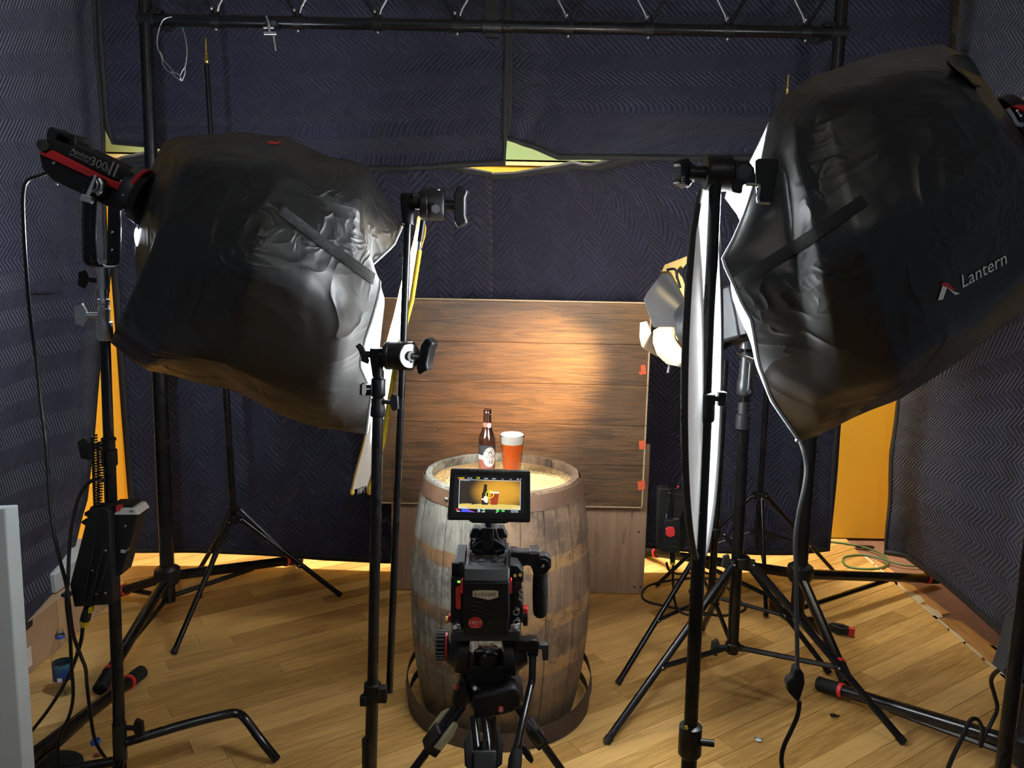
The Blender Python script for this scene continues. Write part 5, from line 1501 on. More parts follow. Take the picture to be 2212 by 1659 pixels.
f3_ = wrap(LR_ + .0008, AM)
ell = [(0.0275 * cos(2 * pi * k / 36), .0735 + .0385 * sin(2 * pi * k / 36)) for k in range(36)]
vs = [f3_(0, .0735)]
for q in range(1, 5): vs += [f3_(x * q / 4, .0735 + (y - .0735) * q / 4) for x, y in ell]
MB().add(vs, [(0, 1 + k, 1 + (k + 1) % 36) for k in range(36)] + [(1 + q * 36 + k, 1 + q * 36 + (k + 1) % 36, 37 + q * 36 + (k + 1) % 36, 37 + q * 36 + k) for q in range(3) for k in range(36)]).build('label_oval', lab_white, bo)
f4_ = wrap(LR_ + .0011, AM)
ink = letters('BOURBON BARREL', f4_, .088, off=(-.042, .0685), sy=1.9)
for k, ch in enumerate('KENTUCKY'):
    a = math.radians(140 - k * 14.5)
    cx, cy = .0195 * cos(a), .0785 + .0215 * sin(a)
    ra = a - pi / 2
    letters(ch, lambda x, y, cx=cx, cy=cy, ra=ra: f4_(cx + x * cos(ra) - y * sin(ra), cy + x * sin(ra) + y * cos(ra)), .0056, ink, off=(-.0027, 0), sy=1.4)
letters('Ale', f4_, .030, ink, off=(-.015, .0475), sy=1.2)
hs = [(.0072 * cos(math.radians(a)), .0895 + .0075 * sin(math.radians(a))) for a in range(-50, 231, 20)]
hi = [(.0036 * cos(math.radians(a)), .0885 + .0042 * sin(math.radians(a))) for a in range(-50, 231, 20)]
ink.add([f4_(x, y) for x, y in hs + hi], [(i, i + 1, len(hs) + i + 1, len(hs) + i) for i in range(len(hs) - 1)])
ink.build('label_lettering', lab_ink, bo, flat=True)
neck_r = lambda y: lerp(.0176, .0160, min(1, max(0, (y - .183) / .022))) * s_ + .0004
f5_ = wrap(neck_r, AM)
patch(f5_, -.05, .05, .183, .205, 28).build('neck_label', lab_brown, bo, label='brown paper neck label')
f6_ = wrap(lambda y: neck_r(y) + .0005, AM)
nb = MB()
vs = [f6_(.002 + 0, .194)] + [f6_(.002 + .0085 * cos(2 * pi * k / 24), .194 + .0095 * sin(2 * pi * k / 24)) for k in range(24)]
nb.add(vs, [(0, 1 + k, 1 + (k + 1) % 24) for k in range(24)]).build('neck_badge', lab_white, bo)
f7_ = wrap(lambda y: neck_r(y) + .0008, AM)
rg_ = [(q * cos(2 * pi * k / 24) + .002, .194 + q * sin(2 * pi * k / 24)) for q in (.0058, .0048) for k in range(24)]
MB().add([f7_(x, y) for x, y in rg_], [(k, (k + 1) % 24, 24 + (k + 1) % 24, 24 + k) for k in range(24) if k % 3]).add([f7_(.002 + .0022 * cos(2 * pi * k / 12), .194 + .0025 * sin(2 * pi * k / 12)) for k in range(12)], [tuple(range(12))]).build('neck_lettering', lab_ink, bo, flat=True)
# pint glass
glx, gly, glz = PY(1106, 960, 3.04).x, 3.04, HZ + .026
gl_ = thing('pint_glass', 'pint glass of amber beer with a white foam head standing in the grain', 'glass', (glx, gly, glz))
def gr(z): return lerp(.033, .0475, z / .158)
beer = Mat('amber_beer', Roughness=0.15, IOR=1.2)
beer.set('Base Color', (0.52, 0.10, 0.012))
beer.set('Transmission Weight', 0.25)
beer.set('Subsurface Weight', 0.35)
beer.set('Subsurface Radius', (0.05, 0.012, 0.003))
beer.set('Coat Weight', 0.5)
bz = beer.co()
beer.set('Base Color', beer.mix(beer.noise(bz, 60, 4), (0.58, 0.075, 0.010), (0.92, 0.21, 0.03)))
MB().lathe([(0, .008)] + [(gr(z) - .0022, z) for z in (.008, .03, .06, .09, .126)] + [(0, .126)], (glx, gly, glz), n=40).build('beer', beer.m, gl_)
foam = simple('beer_foam', (0.86, 0.83, 0.76), 0.8, var=0.04, vs=80, bs=300)
MB().lathe([(0, .1255)] + [(gr(z) - .0021, z) for z in (.1255, .14, .1575)] + [(gr(.155) - .006, .1625), (0, .1635)], (glx, gly, glz), n=40).build('foam', foam, gl_)
MB().lathe([(0, 0), (.031, 0), (gr(0), .002)] + [(gr(z), z) for z in (.03, .06, .09, .12, .15, .158)] + [(gr(.158) - .001, .1595), (gr(.158) - .002, .158)] + [(gr(z) - .002, z) for z in (.15, .1, .05, .008)] + [(0, .0075)], (glx, gly, glz), n=40).build('glass_wall', clearglass, gl_)
dr_ = MB()
for k in range(90):
    a, z = random.uniform(-pi, 0), random.uniform(.02, .12)
    r = gr(z) + .0002
    dr_.sph((glx + r * cos(a), gly + r * sin(a), glz + z), random.uniform(.0005, .0011), (1, 1, 1.4), 6, 4)
dr_.build('condensation_drops', clearglass, gl_)['kind'] = 'stuff'
# ------------------------------------------------------------------ video camera on its fluid-head tripod
CY = 1.80
ca = thing('video_camera', 'black cinema camera aimed at the barrel, seen from behind its battery', 'camera', PY(1050, 1375, CY + .1))
top_z = PY(1050, 1235, CY + .055).z
MB().prect(1003, 1236, 1101, 1362, CY + .05, .175).build('camera_body', plastic, ca, bevel=.004)
bodyw = (PY(1003, 1236, CY + .05).x, PY(1101, 1236, CY + .05).x)
bx_ = (bodyw[0] + bodyw[1]) / 2
tp_ = MB()
tp_.box((bx_, CY + .135, top_z + .004), (bodyw[1] - bodyw[0] - .012, .16, .006))
tp_.box((bx_, CY + .075, top_z + .008), (bodyw[1] - bodyw[0] - .012, .022, .006))
tp_.box((bodyw[0] + .006, CY + .135, top_z + .01), (.008, .16, .012)).box((bodyw[1] - .006, CY + .135, top_z + .01), (.008, .16, .012))
tp_.build('top_plate', gunmetal, ca, bevel=.0015)
for sx in (-.026, .026):
    fan = MB()
    for rr_ in (.008, .014, .020): fan.tube([(bx_ + sx + rr_ * cos(k * pi / 12), CY + .118 + rr_ * sin(k * pi / 12), top_z + .0085) for k in range(24)], .0016, 6, closed=True)
    for k in range(5):
        a = k * 2 * pi / 5 + sx * 20
        fan.tube([(bx_ + sx + .005 * cos(a), CY + .118 + .005 * sin(a), top_z + .0085), (bx_ + sx + .021 * cos(a + .8), CY + .118 + .021 * sin(a + .8), top_z + .0085)], .0014, 6)
    fan.build('fan_grille', gunmetal, ca)
for k in range(4): MB().cyl((bodyw[0] + .016 + k * .026, CY + .075, top_z + .0105), (bodyw[0] + .016 + k * .026, CY + .075, top_z + .0125), .0035, n=10).build('screw', steel, ca)
bt = MB()
bt.prism([PY(1000, 1257, CY), PY(1101, 1257, CY), PY(1101, 1330, CY), PY(1099, 1345, CY), PY(1099, 1368, CY), PY(1096, 1373, CY), PY(1004, 1373, CY), PY(1000, 1369, CY)], (0, .052, 0))
q4 = [PY(1000, 1257, CY), PY(1101, 1257, CY), PY(1100, 1240, CY + .012), PY(1001, 1240, CY + .012)]
q5 = [PY(1000, 1257, CY + .0), PY(1101, 1257, CY + .0), PY(1099, 1237, CY + .03), PY(1002, 1237, CY + .03), PY(1100, 1257, CY + .052), PY(1000, 1257, CY + .052)]
bat = bt.build('battery', plastic, ca, bevel=.005, label='black block battery with a badge and a red spot')
zc_ = PY(1050, 1257, CY).z
MB().prism([Vector((PY(1000, 1257, CY).x, CY, zc_ - .001)), Vector((PY(1000, 1257, CY).x, CY + .022, zc_ + .022)), Vector((PY(1000, 1257, CY).x, CY + .052, zc_ + .022)), Vector((PY(1000, 1257, CY).x, CY + .052, zc_ - .001))], (PY(1101, 1257, CY).x - PY(1000, 1257, CY).x, 0, 0)).build('battery_shoulder', plastic, bat, bevel=.004)
MB().pprism([(1021, 1277), (1035, 1275.5), (1062, 1275.5), (1076, 1277), (1076.5, 1290), (1060, 1295), (1056, 1296), (1038, 1292), (1021, 1289)], CY - .0015, .002).build('maker_badge', cream, bat)
text_px('BLUESHAPE', 1024.5, 1288, 1072, 1288, CY - .0012, black, bat, 'badge_lettering', sy=1.25)
MB().pprism([(1027 + 15.5 * cos(a), 1346 + min(11, 13 * sin(a))) for a in [2 * pi * k / 36 for k in range(36)]] , CY - .001, .0015).build('red_spot', redplastic, bat)
text_px('140', 1014, 1349, 1031, 1349, CY - .0008, cream, bat, 'capacity_lettering', sy=1.0)
text_px('Wh', 1032, 1346, 1042, 1346, CY - .0008, cream, bat, 'capacity_lettering')
text_px('HC', 1023, 1356, 1031, 1356, CY - .0008, cream, bat, 'capacity_lettering')
text_px('GRANITE', 1052, 1347, 1092, 1347, CY - .0006, gunmetal, bat, 'model_lettering', sy=.8)
for r0_ in (22, 31, 40, 50, 60):
    MB().tube([PY(1017 + (r0_ + 4) * sin(math.radians(a)) * 1.0, 1352 - (r0_ - 4) * cos(math.radians(a)) * 0.95 + 0, CY - .0002) for a in range(4, 52, 6)], .0011, 6).build('groove', black, bat)
for u0, u1 in ((994, 1000), (1100, 1106)): MB().pprism([(u0, 1258), (u0 + 3, 1254), (u1, 1255), (u1, 1282), (u0, 1281)], CY + .01, .02).build('release_button', redplastic, bat)
# left media module, right connector module
MB().pprism([(975, 1248), (982, 1214), (1003, 1214), (1003, 1248)], CY + .06, .12).build('module_cover', gunmetal, ca, bevel=.002)
rb_ = MB()
for k in range(6): rb_.prect(976 + k * 2.6, 1217 + 0, 977.6 + k * 2.6, 1246, CY + .052, .01)
rb_.build('module_ribs', black, ca)['kind'] = 'stuff'
MB().prect(974, 1248, 1004, 1348, CY + .04, .13).build('media_module', plastic, ca, bevel=.002)
MB().pprism([(984, 1272), (990, 1268), (996, 1270), (996, 1316), (988, 1317), (985, 1312)], CY + .032, .01).build('media_card', redplastic, ca, bevel=.001, label='red media card')
MB().prect(988, 1256, 994, 1259, CY + .036, .006).build('status_light', emit('green_status_led', (0.2, 1.0, 0.1), 1.2), ca)
MB().pprism([(1100, 1220), (1118, 1222), (1131, 1238), (1131, 1254), (1126, 1262), (1126, 1302), (1131, 1318), (1130, 1346), (1100, 1348)], CY + .04, .13).build('connector_module', plastic, ca, bevel=.003)
for u, v, r in ((1112.5, 1243.5, .0042), (1124, 1242, .0042)): MB().rings([(PY(u, v, CY + .034), r), (PY(u, v, CY + .042), r)], 16).build('audio_jack', brass, ca)
for u, v, r in ((1125.5, 1275, .0065), (1125.5, 1287.5, .0065), (1115, 1318, .0085), (1116, 1340, .009)):
    p = PY(u, v, CY + .038)
    MB().lathe([(r * .55, -.002), (r * .6, -.012), (r * .95, -.013), (r, 0)], p, (0, 1, 0), 18).build('round_socket', steel, ca)
MB().prect(1107, 1288, 1112, 1302, CY + .036, .006).build('port_cover', rubber, ca, bevel=.001)
MB().prect(1110, 1258, 1126, 1266, CY + .037, .004).build('port_cover', rubber, ca, bevel=.001)
MB().prect(1129, 1314, 1140, 1327, CY + .06, .02).build('red_lever', redplastic, ca, bevel=.002)
MB().prect(1130, 1330, 1140, 1353, CY + .06, .02).build('side_clamp', black, ca, bevel=.002)
MB().prect(967, 1331, 976, 1345, CY + .06, .02).build('red_knob', red, ca, bevel=.002)
MB().cyl(PY(963, 1339, CY + .06), PY(968, 1339, CY + .06), .009, n=14).build('brass_knob', brass, ca)
# lens pointing at the barrel
lc = Vector((bx_, CY + .225, PY(1050, 1295, CY + .1).z))
MB().lathe([(0, 0), (.052, 0), (.052, .02), (.045, .024), (.045, .06), (.048, .062), (.048, .10), (.042, .105), (.042, .02)], lc, (0, 1, 0), 32).build('lens', black, ca)
MB().lathe([(0, .07), (.041, .072)], lc, (0, 1, 0), 32).build('lens_front', glass('lens_glass', (.5, .5, .6), .02, 1.5), ca)
# side handle
hY = CY + .09
MB().pprism([(1104, 1196), (1112, 1192), (1166, 1192), (1166, 1200), (1180, 1198), (1191, 1208), (1191, 1226), (1180, 1241), (1152, 1241), (1150, 1232), (1146, 1224), (1138, 1222), (1130, 1225), (1126, 1235), (1112, 1216), (1104, 1214)], hY, .03).build('handle_arm', plastic, ca, bevel=.004)
MB().pprism([(1145, 1190), (1165, 1190), (1168, 1198), (1144, 1198)], hY - .004, .04).build('handle_top_rail', steel, ca, bevel=.001)
rc_ = PY(1172, 1220, hY)
MB().lathe([(0, -.009), (.004, -.009), (.005, -.006), (.012, -.006), (.013, -.008), (.0165, -.008), (.0175, 0)], rc_, (0, 1, 0), 32).build('rosette', black, ca)
MB().lathe([(0, -.012), (.0035, -.012), (.0045, -.009)], rc_, (0, 1, 0), 14).build('rosette_bolt', steel, ca)
MB().rings([(PY(1168, 1238, hY + .016), .0185), (PY(1167, 1250, hY + .016), .0185), (PY(1167, 1280, hY + .014), .0195), (PY(1167, 1318, hY + .012), .0185), (PY(1167, 1328, hY + .012), .016), (PY(1167, 1332, hY + .012), .011)], 20).build('hand_grip', rubber, ca)
for k in range(4): MB().prect(1172, 1271 + k * 5, 1178, 1273 + k * 5, hY - .006, .004).build('grip_rib', rubber, ca)
# monitor bracket on the top plate
mY = CY + .12
MB().pprism([(1019, 1196), (1020, 1176), (1036, 1162), (1042, 1141), (1072, 1141), (1077, 1162), (1090, 1176), (1091, 1196), (1080, 1200), (1030, 1200)], mY, .04).build('bracket_base', black, ca, bevel=.003)
MB().pprism([(1040, 1141), (1066, 1141), (1066, 1172), (1063, 1184), (1056, 1190), (1050, 1190), (1043, 1184), (1040, 1172)], mY - .014, .02).build('bracket_tongue', plastic, ca, bevel=.002)
hp = MB()
for sx in (1046.5, 1059.5):
    for k in range(6): hp.cyl(PY(sx, 1144 + k * 4.2, mY - .0146), PY(sx, 1144 + k * 4.2, mY - .013), .0019, n=8)
hp.build('bracket_holes', rubber, ca)['kind'] = 'stuff'
for s0_, s1_, v in ((1015, 1038, 1152), (1071, 1096, 1152)):
    MB().pprism([(s0_ + 6, 1141), (s1_ - 3, 1141), (s1_, 1150), (s1_, 1162), (s0_, 1164), (s0_ - 1, 1158), (s0_ + 4, 1150)] if s0_ < 1050 else [(s0_ + 2, 1141), (s1_ - 7, 1141), (s1_ - 5, 1150), (s1_, 1157), (s1_, 1163), (s0_, 1164), (s0_, 1150)], mY + .005, .03).build('clamp_lug', plastic, ca, bevel=.003)
    MB().rings([(PY((s0_ + s1_) / 2, 1163, mY + .03), .012), (PY((s0_ + s1_) / 2, 1185, mY + .03), .014)], 18).build('clamp_knob', black, ca)
for sx in (-1, 1): MB().tube(smoothpath([PY(1056 + sx * 12, 1165, mY - .006), PY(1056 + sx * 22, 1172, mY - .008), PY(1056 + sx * 33, 1180, mY - .004), PY(1056 + sx * 33, 1186, mY), PY(1056 + sx * 14, 1192, mY - .004)]), .002, 6).build('bracket_rib', gunmetal, ca)
MB().rings([(PY(1057, 1142, mY), .0105), (PY(1056.5, 1128, mY), .0095), (PY(1056, 1120, mY), .0085)], 18).build('monitor_neck', black, ca)
# monitor
mo = thing('monitor', 'camera monitor showing the bottle and glass, tilted on top of the camera', 'monitor', PY(1056, 1130, mY - .02))
mp0 = PY(1057, 1070, mY - .04)
mn = Vector((0.0, -1, 0.22)).normalized()
mq = lambda cx, cy, l=0.0: PP(960 + cx / 11.06, 1000 + cy / 11.06, mp0 + mn * l, mn)
out = [(150, 150), (180, 132), (2020, 185), (2050, 215), (2055, 1400), (2030, 1430), (1540, 1420), (1440, 1455), (660, 1435), (570, 1370), (95, 1370), (72, 1340)]
inn = [(255, 265), (1925, 325), (1915, 1205), (205, 1175)]
bz_ = MB()
bz_.prism([mq(*p) for p in out], -mn * .022)
mbz = bz_.build('housing', plastic, mo, bevel=.003)
# raised bezel frame
fr2 = MB()
rim_o = [(152, 152), (2048, 205), (2050, 1350), (80, 1310)]
for i in range(4):
    a, b, c, d = rim_o[i], rim_o[(i + 1) % 4], inn[(i + 1) % 4], inn[i]
    fr2.prism([mq(*a, .0), mq(*b, .0), mq(*c, .0), mq(*d, .0)], mn * .004)
fr2.build('bezel', plastic, mo)
kn = MB()
for k in range(28):
    t = k / 27
    kn.add([mq(lerp(142, 95, t) + dx, lerp(330, 1220, t) + dy, .0043) for dx, dy in ((0, 0), (70, 4), (70, 14), (0, 10))], [(0, 1, 2, 3)])
    kn.add([mq(lerp(1975, 1968, t) + dx, lerp(390, 1260, t) + dy, .0043) for dx, dy in ((0, 0), (65, 2), (65, 12), (0, 10))], [(0, 1, 2, 3)])
kn.build('edge_ridges', black, mo, flat=True)['kind'] = 'stuff'
def mtext(s, x0, y0, x1, mat, mb=None, sy=1.0, name='lettering', parent=None, l=.0012):
    a, b = mq(x0, y0, l), mq(x1, y0 + (x1 - x0) * 0.031, l)
    m = letters(s, on_plane(a, b, mn), (b - a).length, mb, sy=sy)
    return m if mb else m.build(name, mat, parent or mo, flat=True)
mtext('RED DIGITAL CINEMA', 615, 193, 1580, greyprint, name='maker_lettering', l=.0046, sy=.75)
em = lambda n, c, s=1.0: emit(n, c, s)
scr = MB().prism([mq(255, 270, .0005), mq(1925, 330, .0005), mq(1915, 1200, .0005), mq(205, 1172, .0005)], mn * .0003).build('screen', em('screen_black', (.002, .002, .003), .5), mo)
def mpoly(pts, mat, name, l=.001): return MB().add([mq(x, y, l) for x, y in pts], [tuple(range(len(pts)))]).build(name, mat, scr, flat=True)
# live picture: dark walls with a warm pool of light
pic = Mat('screen_picture')
pic.set('Base Color', (0, 0, 0))
g0 = mq(1330, 700) - ORG[mo.name]
tc_ = pic.nt.nodes.new('ShaderNodeTexCoord')
px_, py_, pz_ = pic.sep(tc_.outputs['Object'])
dd = (((px_ - g0.x) / .062).pow(2.0) + (((pz_ - g0.z) / .036).pow(2.0)))
gl1 = (dd.step(0.0, 1.6) * -1.0 + 1.0)
nz = pic.noise(pic.co('Object', (30, 30, 160)), 1.2, 4)
gcol = pic.mix((gl1 * (nz * .5 + .72)).clamp(), (.028, .021, .015), (.62, .31, .03))
pic.set('Emission Color', gcol)
pic.set('Emission Strength', 1.0)
mpoly([(365, 395), (1822, 432), (1812, 1118), (335, 1080)], pic.m, 'live_picture')
e_yel, e_wht, e_grn, e_red, e_blu = em('screen_yellow', (1, .95, .02), 1.0), em('screen_white', (.75, .85, .95), .9), em('screen_green', (.05, .7, .05), .9), em('screen_red', (.85, .03, .02), .9), em('screen_blue', (.06, .1, .85), .9)
e_grain, e_beer, e_bot, e_cream = em('screen_grain', (.68, .52, .13), .9), em('screen_beer', (.35, .045, .012), .9), em('screen_bottle', (.022, .014, .01), .9), em('screen_foam', (.85, .8, .7), .9)
gpts = [(340, 985), (420, 970), (560, 968), (660, 975), (640, 1000), (720, 985), (880, 975), (1250, 985), (1400, 985), (1500, 1000), (1650, 1000), (1816, 1020), (1814, 1116), (1620, 1108), (340, 1075)]
mpoly(gpts, e_grain, 'picture_grain', .0012)
mpoly([(945, 510), (1018, 512), (1020, 560), (1012, 620), (1030, 700), (1042, 730), (1038, 1000), (888, 998), (895, 720), (920, 690), (940, 600)], e_bot, 'picture_bottle', .0014)
mpoly([(890, 845), (935, 848), (950, 800), (985, 785), (1030, 800), (1040, 850), (1038, 900), (1030, 950), (1000, 955), (960, 935), (935, 890), (888, 882)], e_cream, 'picture_label', .0016)
mpoly([(1085, 725), (1305, 732), (1285, 870), (1262, 1002), (1112, 1000), (1100, 870)], e_beer, 'picture_beer', .0014)
mpoly([(1080, 690), (1160, 685), (1308, 692), (1306, 734), (1085, 728)], e_cream, 'picture_foam', .0016)
ring = MB()
ring.add([mq(1083 + r * 11 / 11 * cos(2 * pi * k / 32), 750 + r * .9 * sin(2 * pi * k / 32), .0018) for r in (102, 84) for k in range(32)], [(k, (k + 1) % 32, 32 + (k + 1) % 32, 32 + k) for k in range(32)])
ring.build('focus_ring', e_yel, scr, flat=True)
bx2 = MB()
for q in ([(1050, 715), (1118, 717), (1118, 723), (1050, 721)], [(1050, 778), (1116, 780), (1116, 786), (1050, 784)], [(1050, 715), (1057, 715), (1057, 784), (1050, 784)], [(1110, 717), (1118, 717), (1118, 786), (1110, 786)]): bx2.add([mq(x, y, .0018) for x, y in q], [(0, 1, 2, 3)])
bx2.build('focus_box', e_yel, scr, flat=True)
frm = MB()
for q in ([(360, 392), (1824, 428), (1824, 436), (360, 400)], [(333, 1078), (1812, 1118), (1812, 1126), (333, 1086)], [(360, 392), (370, 392), (343, 1086), (333, 1086)], [(1816, 430), (1825, 430), (1814, 1124), (1804, 1124)]): frm.add([mq(x, y, .0013) for x, y in q], [(0, 1, 2, 3)])
frm.build('picture_frame', e_wht, scr, flat=True)
t1, t2, t3 = MB(), MB(), MB()
mtext('24.00FPS', 328, 370, 478, None, t1); mtext('2.8', 765, 378, 838, None, t1)
for s, x0, x1, y in (('ISO 800', 548, 662, 372), ('5600', 952, 1040, 385), ('8K', 1140, 1240, 390), ('1/48', 1365, 1410, 395), ('OLPF', 1555, 1615, 400), ('2:1', 1728, 1830, 405)): mtext(s, x0, y, x1, None, t2, sy=.45 if s in ('8K', '2:1') else .9)
mtext('Focal Length 35mm', 365, 418, 600, None, t2, l=.0018); mtext('A003_C007', 335, 1062, 530, None, t2, l=.0018); mtext('11:27:20', 1620, 1098, 1805, None, t2, l=.0018, sy=.8)
mtext('Varispeed', 1590, 1152, 1758, None, t2); mtext('Project 23.98', 1585, 1182, 1758, None, t2)
t1.build('screen_lettering', e_yel, scr, flat=True); t2.build('screen_lettering', e_wht, scr, flat=True)
mpoly([(318, 375), (490, 380), (490, 388), (318, 385)], e_red, 'screen_bar')
hist = [(405, 1168), (412, 1090), (470, 1085), (520, 1080), (550, 1112), (600, 1128), (660, 1145), (745, 1180)]
mpoly(hist, e_blu, 'histogram', .0012)
mpoly([(540, 1100), (575, 1112), (640, 1140), (745, 1178), (745, 1182), (640, 1152), (575, 1128)], e_red, 'histogram_edge', .0014)
mpoly([(268, 1100), (285, 1088), (310, 1090), (318, 1110), (345, 1118), (345, 1130), (280, 1130)], e_red, 'record_mark')
mpoly([(800, 1095), (815, 1095), (810, 1180), (795, 1180)], e_wht, 'meter_bar')
for x0, y0, x1, y1 in ((1238, 1128, 1305, 1165), (1365, 1132, 1438, 1168), (930, 1120, 968, 1150)): mpoly([(x0, y0), (x1, y0 + 2), (x1, y1 + 2), (x0, y1)], e_grn, 'meter_block')
for x0, y0, x1, y1 in ((890, 1100, 965, 1112), (830, 1100, 850, 1175), (890, 1160, 965, 1176), (1240, 1105, 1305, 1118), (1370, 1108, 1435, 1118), (1228, 1172, 1262, 1186), (290, 1145, 375, 1160)): mpoly([(x0, y0), (x1, y0 + 2), (x1, y1 + 2), (x0, y1)], e_wht, 'meter_mark')

# ------------------------------------------------------------------ tripod
HY_ = CY + .06
tr3 = thing('tripod', 'black video tripod with a fluid head and angled pan bar, before the barrel', 'tripod', (PY(1056, 1500, HY_).x, HY_ + .03, 0))
MB().pprism([(980, 1362), (1123, 1362), (1126, 1386), (972, 1386), (973, 1376)], HY_ - .045, .16).build('slide_plate', gunmetal, tr3, bevel=.003)
MB().pprism([(978, 1354), (986, 1347), (996, 1349), (1000, 1362), (976, 1362)], HY_ - .04, .05).build('plate_clamp', steel, tr3, bevel=.003)
MB().pprism([(1100, 1350), (1122, 1347), (1126, 1362), (1100, 1362)], HY_ - .04, .05).build('plate_clamp', steel, tr3, bevel=.003)
for u in (983, 1116): MB().cyl(PY(u, 1355, HY_ - .046), PY(u, 1355, HY_ - .04), .005, n=12).build('plate_screw', steel, tr3)
lx = [PY(u, 1420, HY_ + .03) for u in (943, 960, 966, 1011)]
kn_ = PY(953, 1394, HY_ + .03)
MB().rings([(PY(943, 1394, HY_ + .03), .030), (PY(945, 1394, HY_ + .03), .034), (PY(961, 1394, HY_ + .03), .034), (PY(963, 1394, HY_ + .03), .030)], 24).build('counterbalance_knob', rubber, tr3)
kr = MB()
for k in range(22):
    a = 2 * pi * k / 22
    c0, c1_ = PY(944, 1394, HY_ + .03), PY(962, 1394, HY_ + .03)
    kr.cyl(c0 + Vector((0, .0345 * cos(a), .0345 * sin(a))), c1_ + Vector((0, .0345 * cos(a), .0345 * sin(a))), .0027, n=6)
kr.build('knob_ribs', gunmetal, tr3)['kind'] = 'stuff'
MB().rings([(PY(963, 1394, HY_ + .03), .033), (PY(968, 1394, HY_ + .03), .034)], 24).build('red_ring', red, tr3, label='red ring behind the knob')
MB().rings([(PY(968, 1400, HY_ + .03), .032), (PY(988, 1405, HY_ + .03), .046), (PY(990, 1406, HY_ + .03), .052), (PY(1011, 1407, HY_ + .03), .052)], 28).build('tilt_housing', plastic, tr3)
MB().rings([(PY(1090, 1412, HY_ + .03), .052), (PY(1112, 1412, HY_ + .03), .052), (PY(1114, 1412, HY_ + .03), .045), (PY(1138, 1408, HY_ + .03), .03)], 28).build('tilt_housing', plastic, tr3)
MB().pprism([(988, 1386), (1013, 1386), (1013, 1458), (990, 1456)], HY_ + .0, .06).build('head_cheek', black, tr3, bevel=.003)
MB().pprism([(1088, 1386), (1112, 1386), (1110, 1462), (1092, 1462)], HY_ + .0, .06).build('head_cheek', black, tr3, bevel=.003)
MB().pprism([(1010, 1440), (1092, 1440), (1100, 1462), (1086, 1487), (1016, 1482), (1010, 1462)], HY_ - .005, .08).build('head_base', plastic, tr3, bevel=.004)
MB().rings([(PY(1052, 1452, HY_ + .03), .03), (PY(1052, 1446, HY_ + .03), .028)], 24).build('red_ring', red, tr3)
kc_ = PY(1055, 1412, HY_ + .02)
st_ = []
for k in range(48):
    a = 2 * pi * k / 48
    r = .036 * (1 - .16 * (0.5 - 0.5 * cos(6 * a)))
    st_.append((r * cos(a), r * sin(a)))
sm = MB()
top = [kc_ + Vector((x, y, .018 - .008)) for x, y in st_]
sm.prism([kc_ + Vector((x, y, -.026)) for x, y in st_], (0, 0, .034))
sm.build('bowl_knob', plastic, tr3, bevel=.002)
lvl = MB()
for k in range(6):
    a = 2 * pi * k / 6 + .26
    lvl.prism([kc_ + Vector((x, y, .0085)) for x, y in ((.012 * cos(a - .6), .012 * sin(a - .6)), (.034 * cos(a - .1), .034 * sin(a - .1)), (.034 * cos(a + .1), .034 * sin(a + .1)), (.012 * cos(a + .6), .012 * sin(a + .6)))], (0, 0, .004))
lvl.cyl(kc_ + VZ * .008, kc_ + VZ * .016, .016, n=24).build('knob_spokes', steel, tr3, bevel=.001)
MB().cyl(kc_ + VZ * .0165, kc_ + VZ * .0185, .0085, n=18).build('bubble_level', steel, tr3)
# pan bar
MB().pprism([(1110, 1384), (1138, 1384), (1144, 1382), (1160, 1383), (1164, 1388), (1164, 1411), (1156, 1414), (1142, 1413), (1136, 1408), (1112, 1408)], HY_ - .01, .03).build('pan_bar_rosette', black, tr3, bevel=.003)
MB().pprism([(1164, 1393), (1183, 1392), (1186, 1395), (1185, 1428), (1172, 1428), (1171, 1404), (1164, 1404)], HY_ - .005, .018).build('pan_bar_lock', gunmetal, tr3, bevel=.003)
MB().rings([(PY(1151, 1410, HY_), .0125), (PY(1151, 1414, HY_), .0135)], 16).tube(smoothpath([PY(1151, 1411, HY_), PY(1150, 1450, HY_ - .02), PY(1149, 1472, HY_ - .03), PY(1144, 1492, HY_ - .05), PY(1132, 1545, HY_ - .12), PY(1115, 1625, HY_ - .2)], 6), .0088, 14).build('pan_bar', satin, tr3)
MB().rings([(PY(1117, 1620, HY_ - .2), .0125), (PY(1113, 1640, HY_ - .215), .0155), (PY(1108, 1690, HY_ - .25), .0155), (PY(1103, 1740, HY_ - .29), .0145)], 18).build('pan_bar_grip', rubber, tr3)
MB().pprism([(1127, 1610), (1134, 1612), (1146, 1630), (1153, 1644), (1148, 1651), (1138, 1642), (1128, 1628)], HY_ - .2, .012).build('spreader_lever', plastic, tr3, bevel=.002)
# bowl, shoulders and legs
hubc = Vector((PY(1056, 1500, HY_ + .03).x, HY_ + .04, PY(1056, 1500, HY_ + .03).z))
MB().rings([(hubc + VZ * .03, .048), (hubc + VZ * .0, .056), (hubc - VZ * .03, .05), (hubc - VZ * .05, .03)], 28).build('bowl', plastic, tr3)
MB().pprism([(1016, 1484), (1024, 1479), (1036, 1488), (1048, 1500), (1046, 1505), (1034, 1502), (1022, 1496)], HY_ - .03, .012).build('bowl_lever', gunmetal, tr3, bevel=.002)
MB().cyl(PY(1026, 1487, HY_ - .033), PY(1026, 1487, HY_ - .028), .005, n=14).build('lever_pivot', steel, tr3)
MB().rings([(PY(1058, 1550, HY_ + .04), .0165), (PY(1058, 1590, HY_ + .04), .0165), (PY(1058, 1593, HY_ + .04), .0185), (PY(1058, 1620, HY_ + .04), .0185), (PY(1058, 1623, HY_ + .04), .012)], 18).build('centre_grip', rubber, tr3)
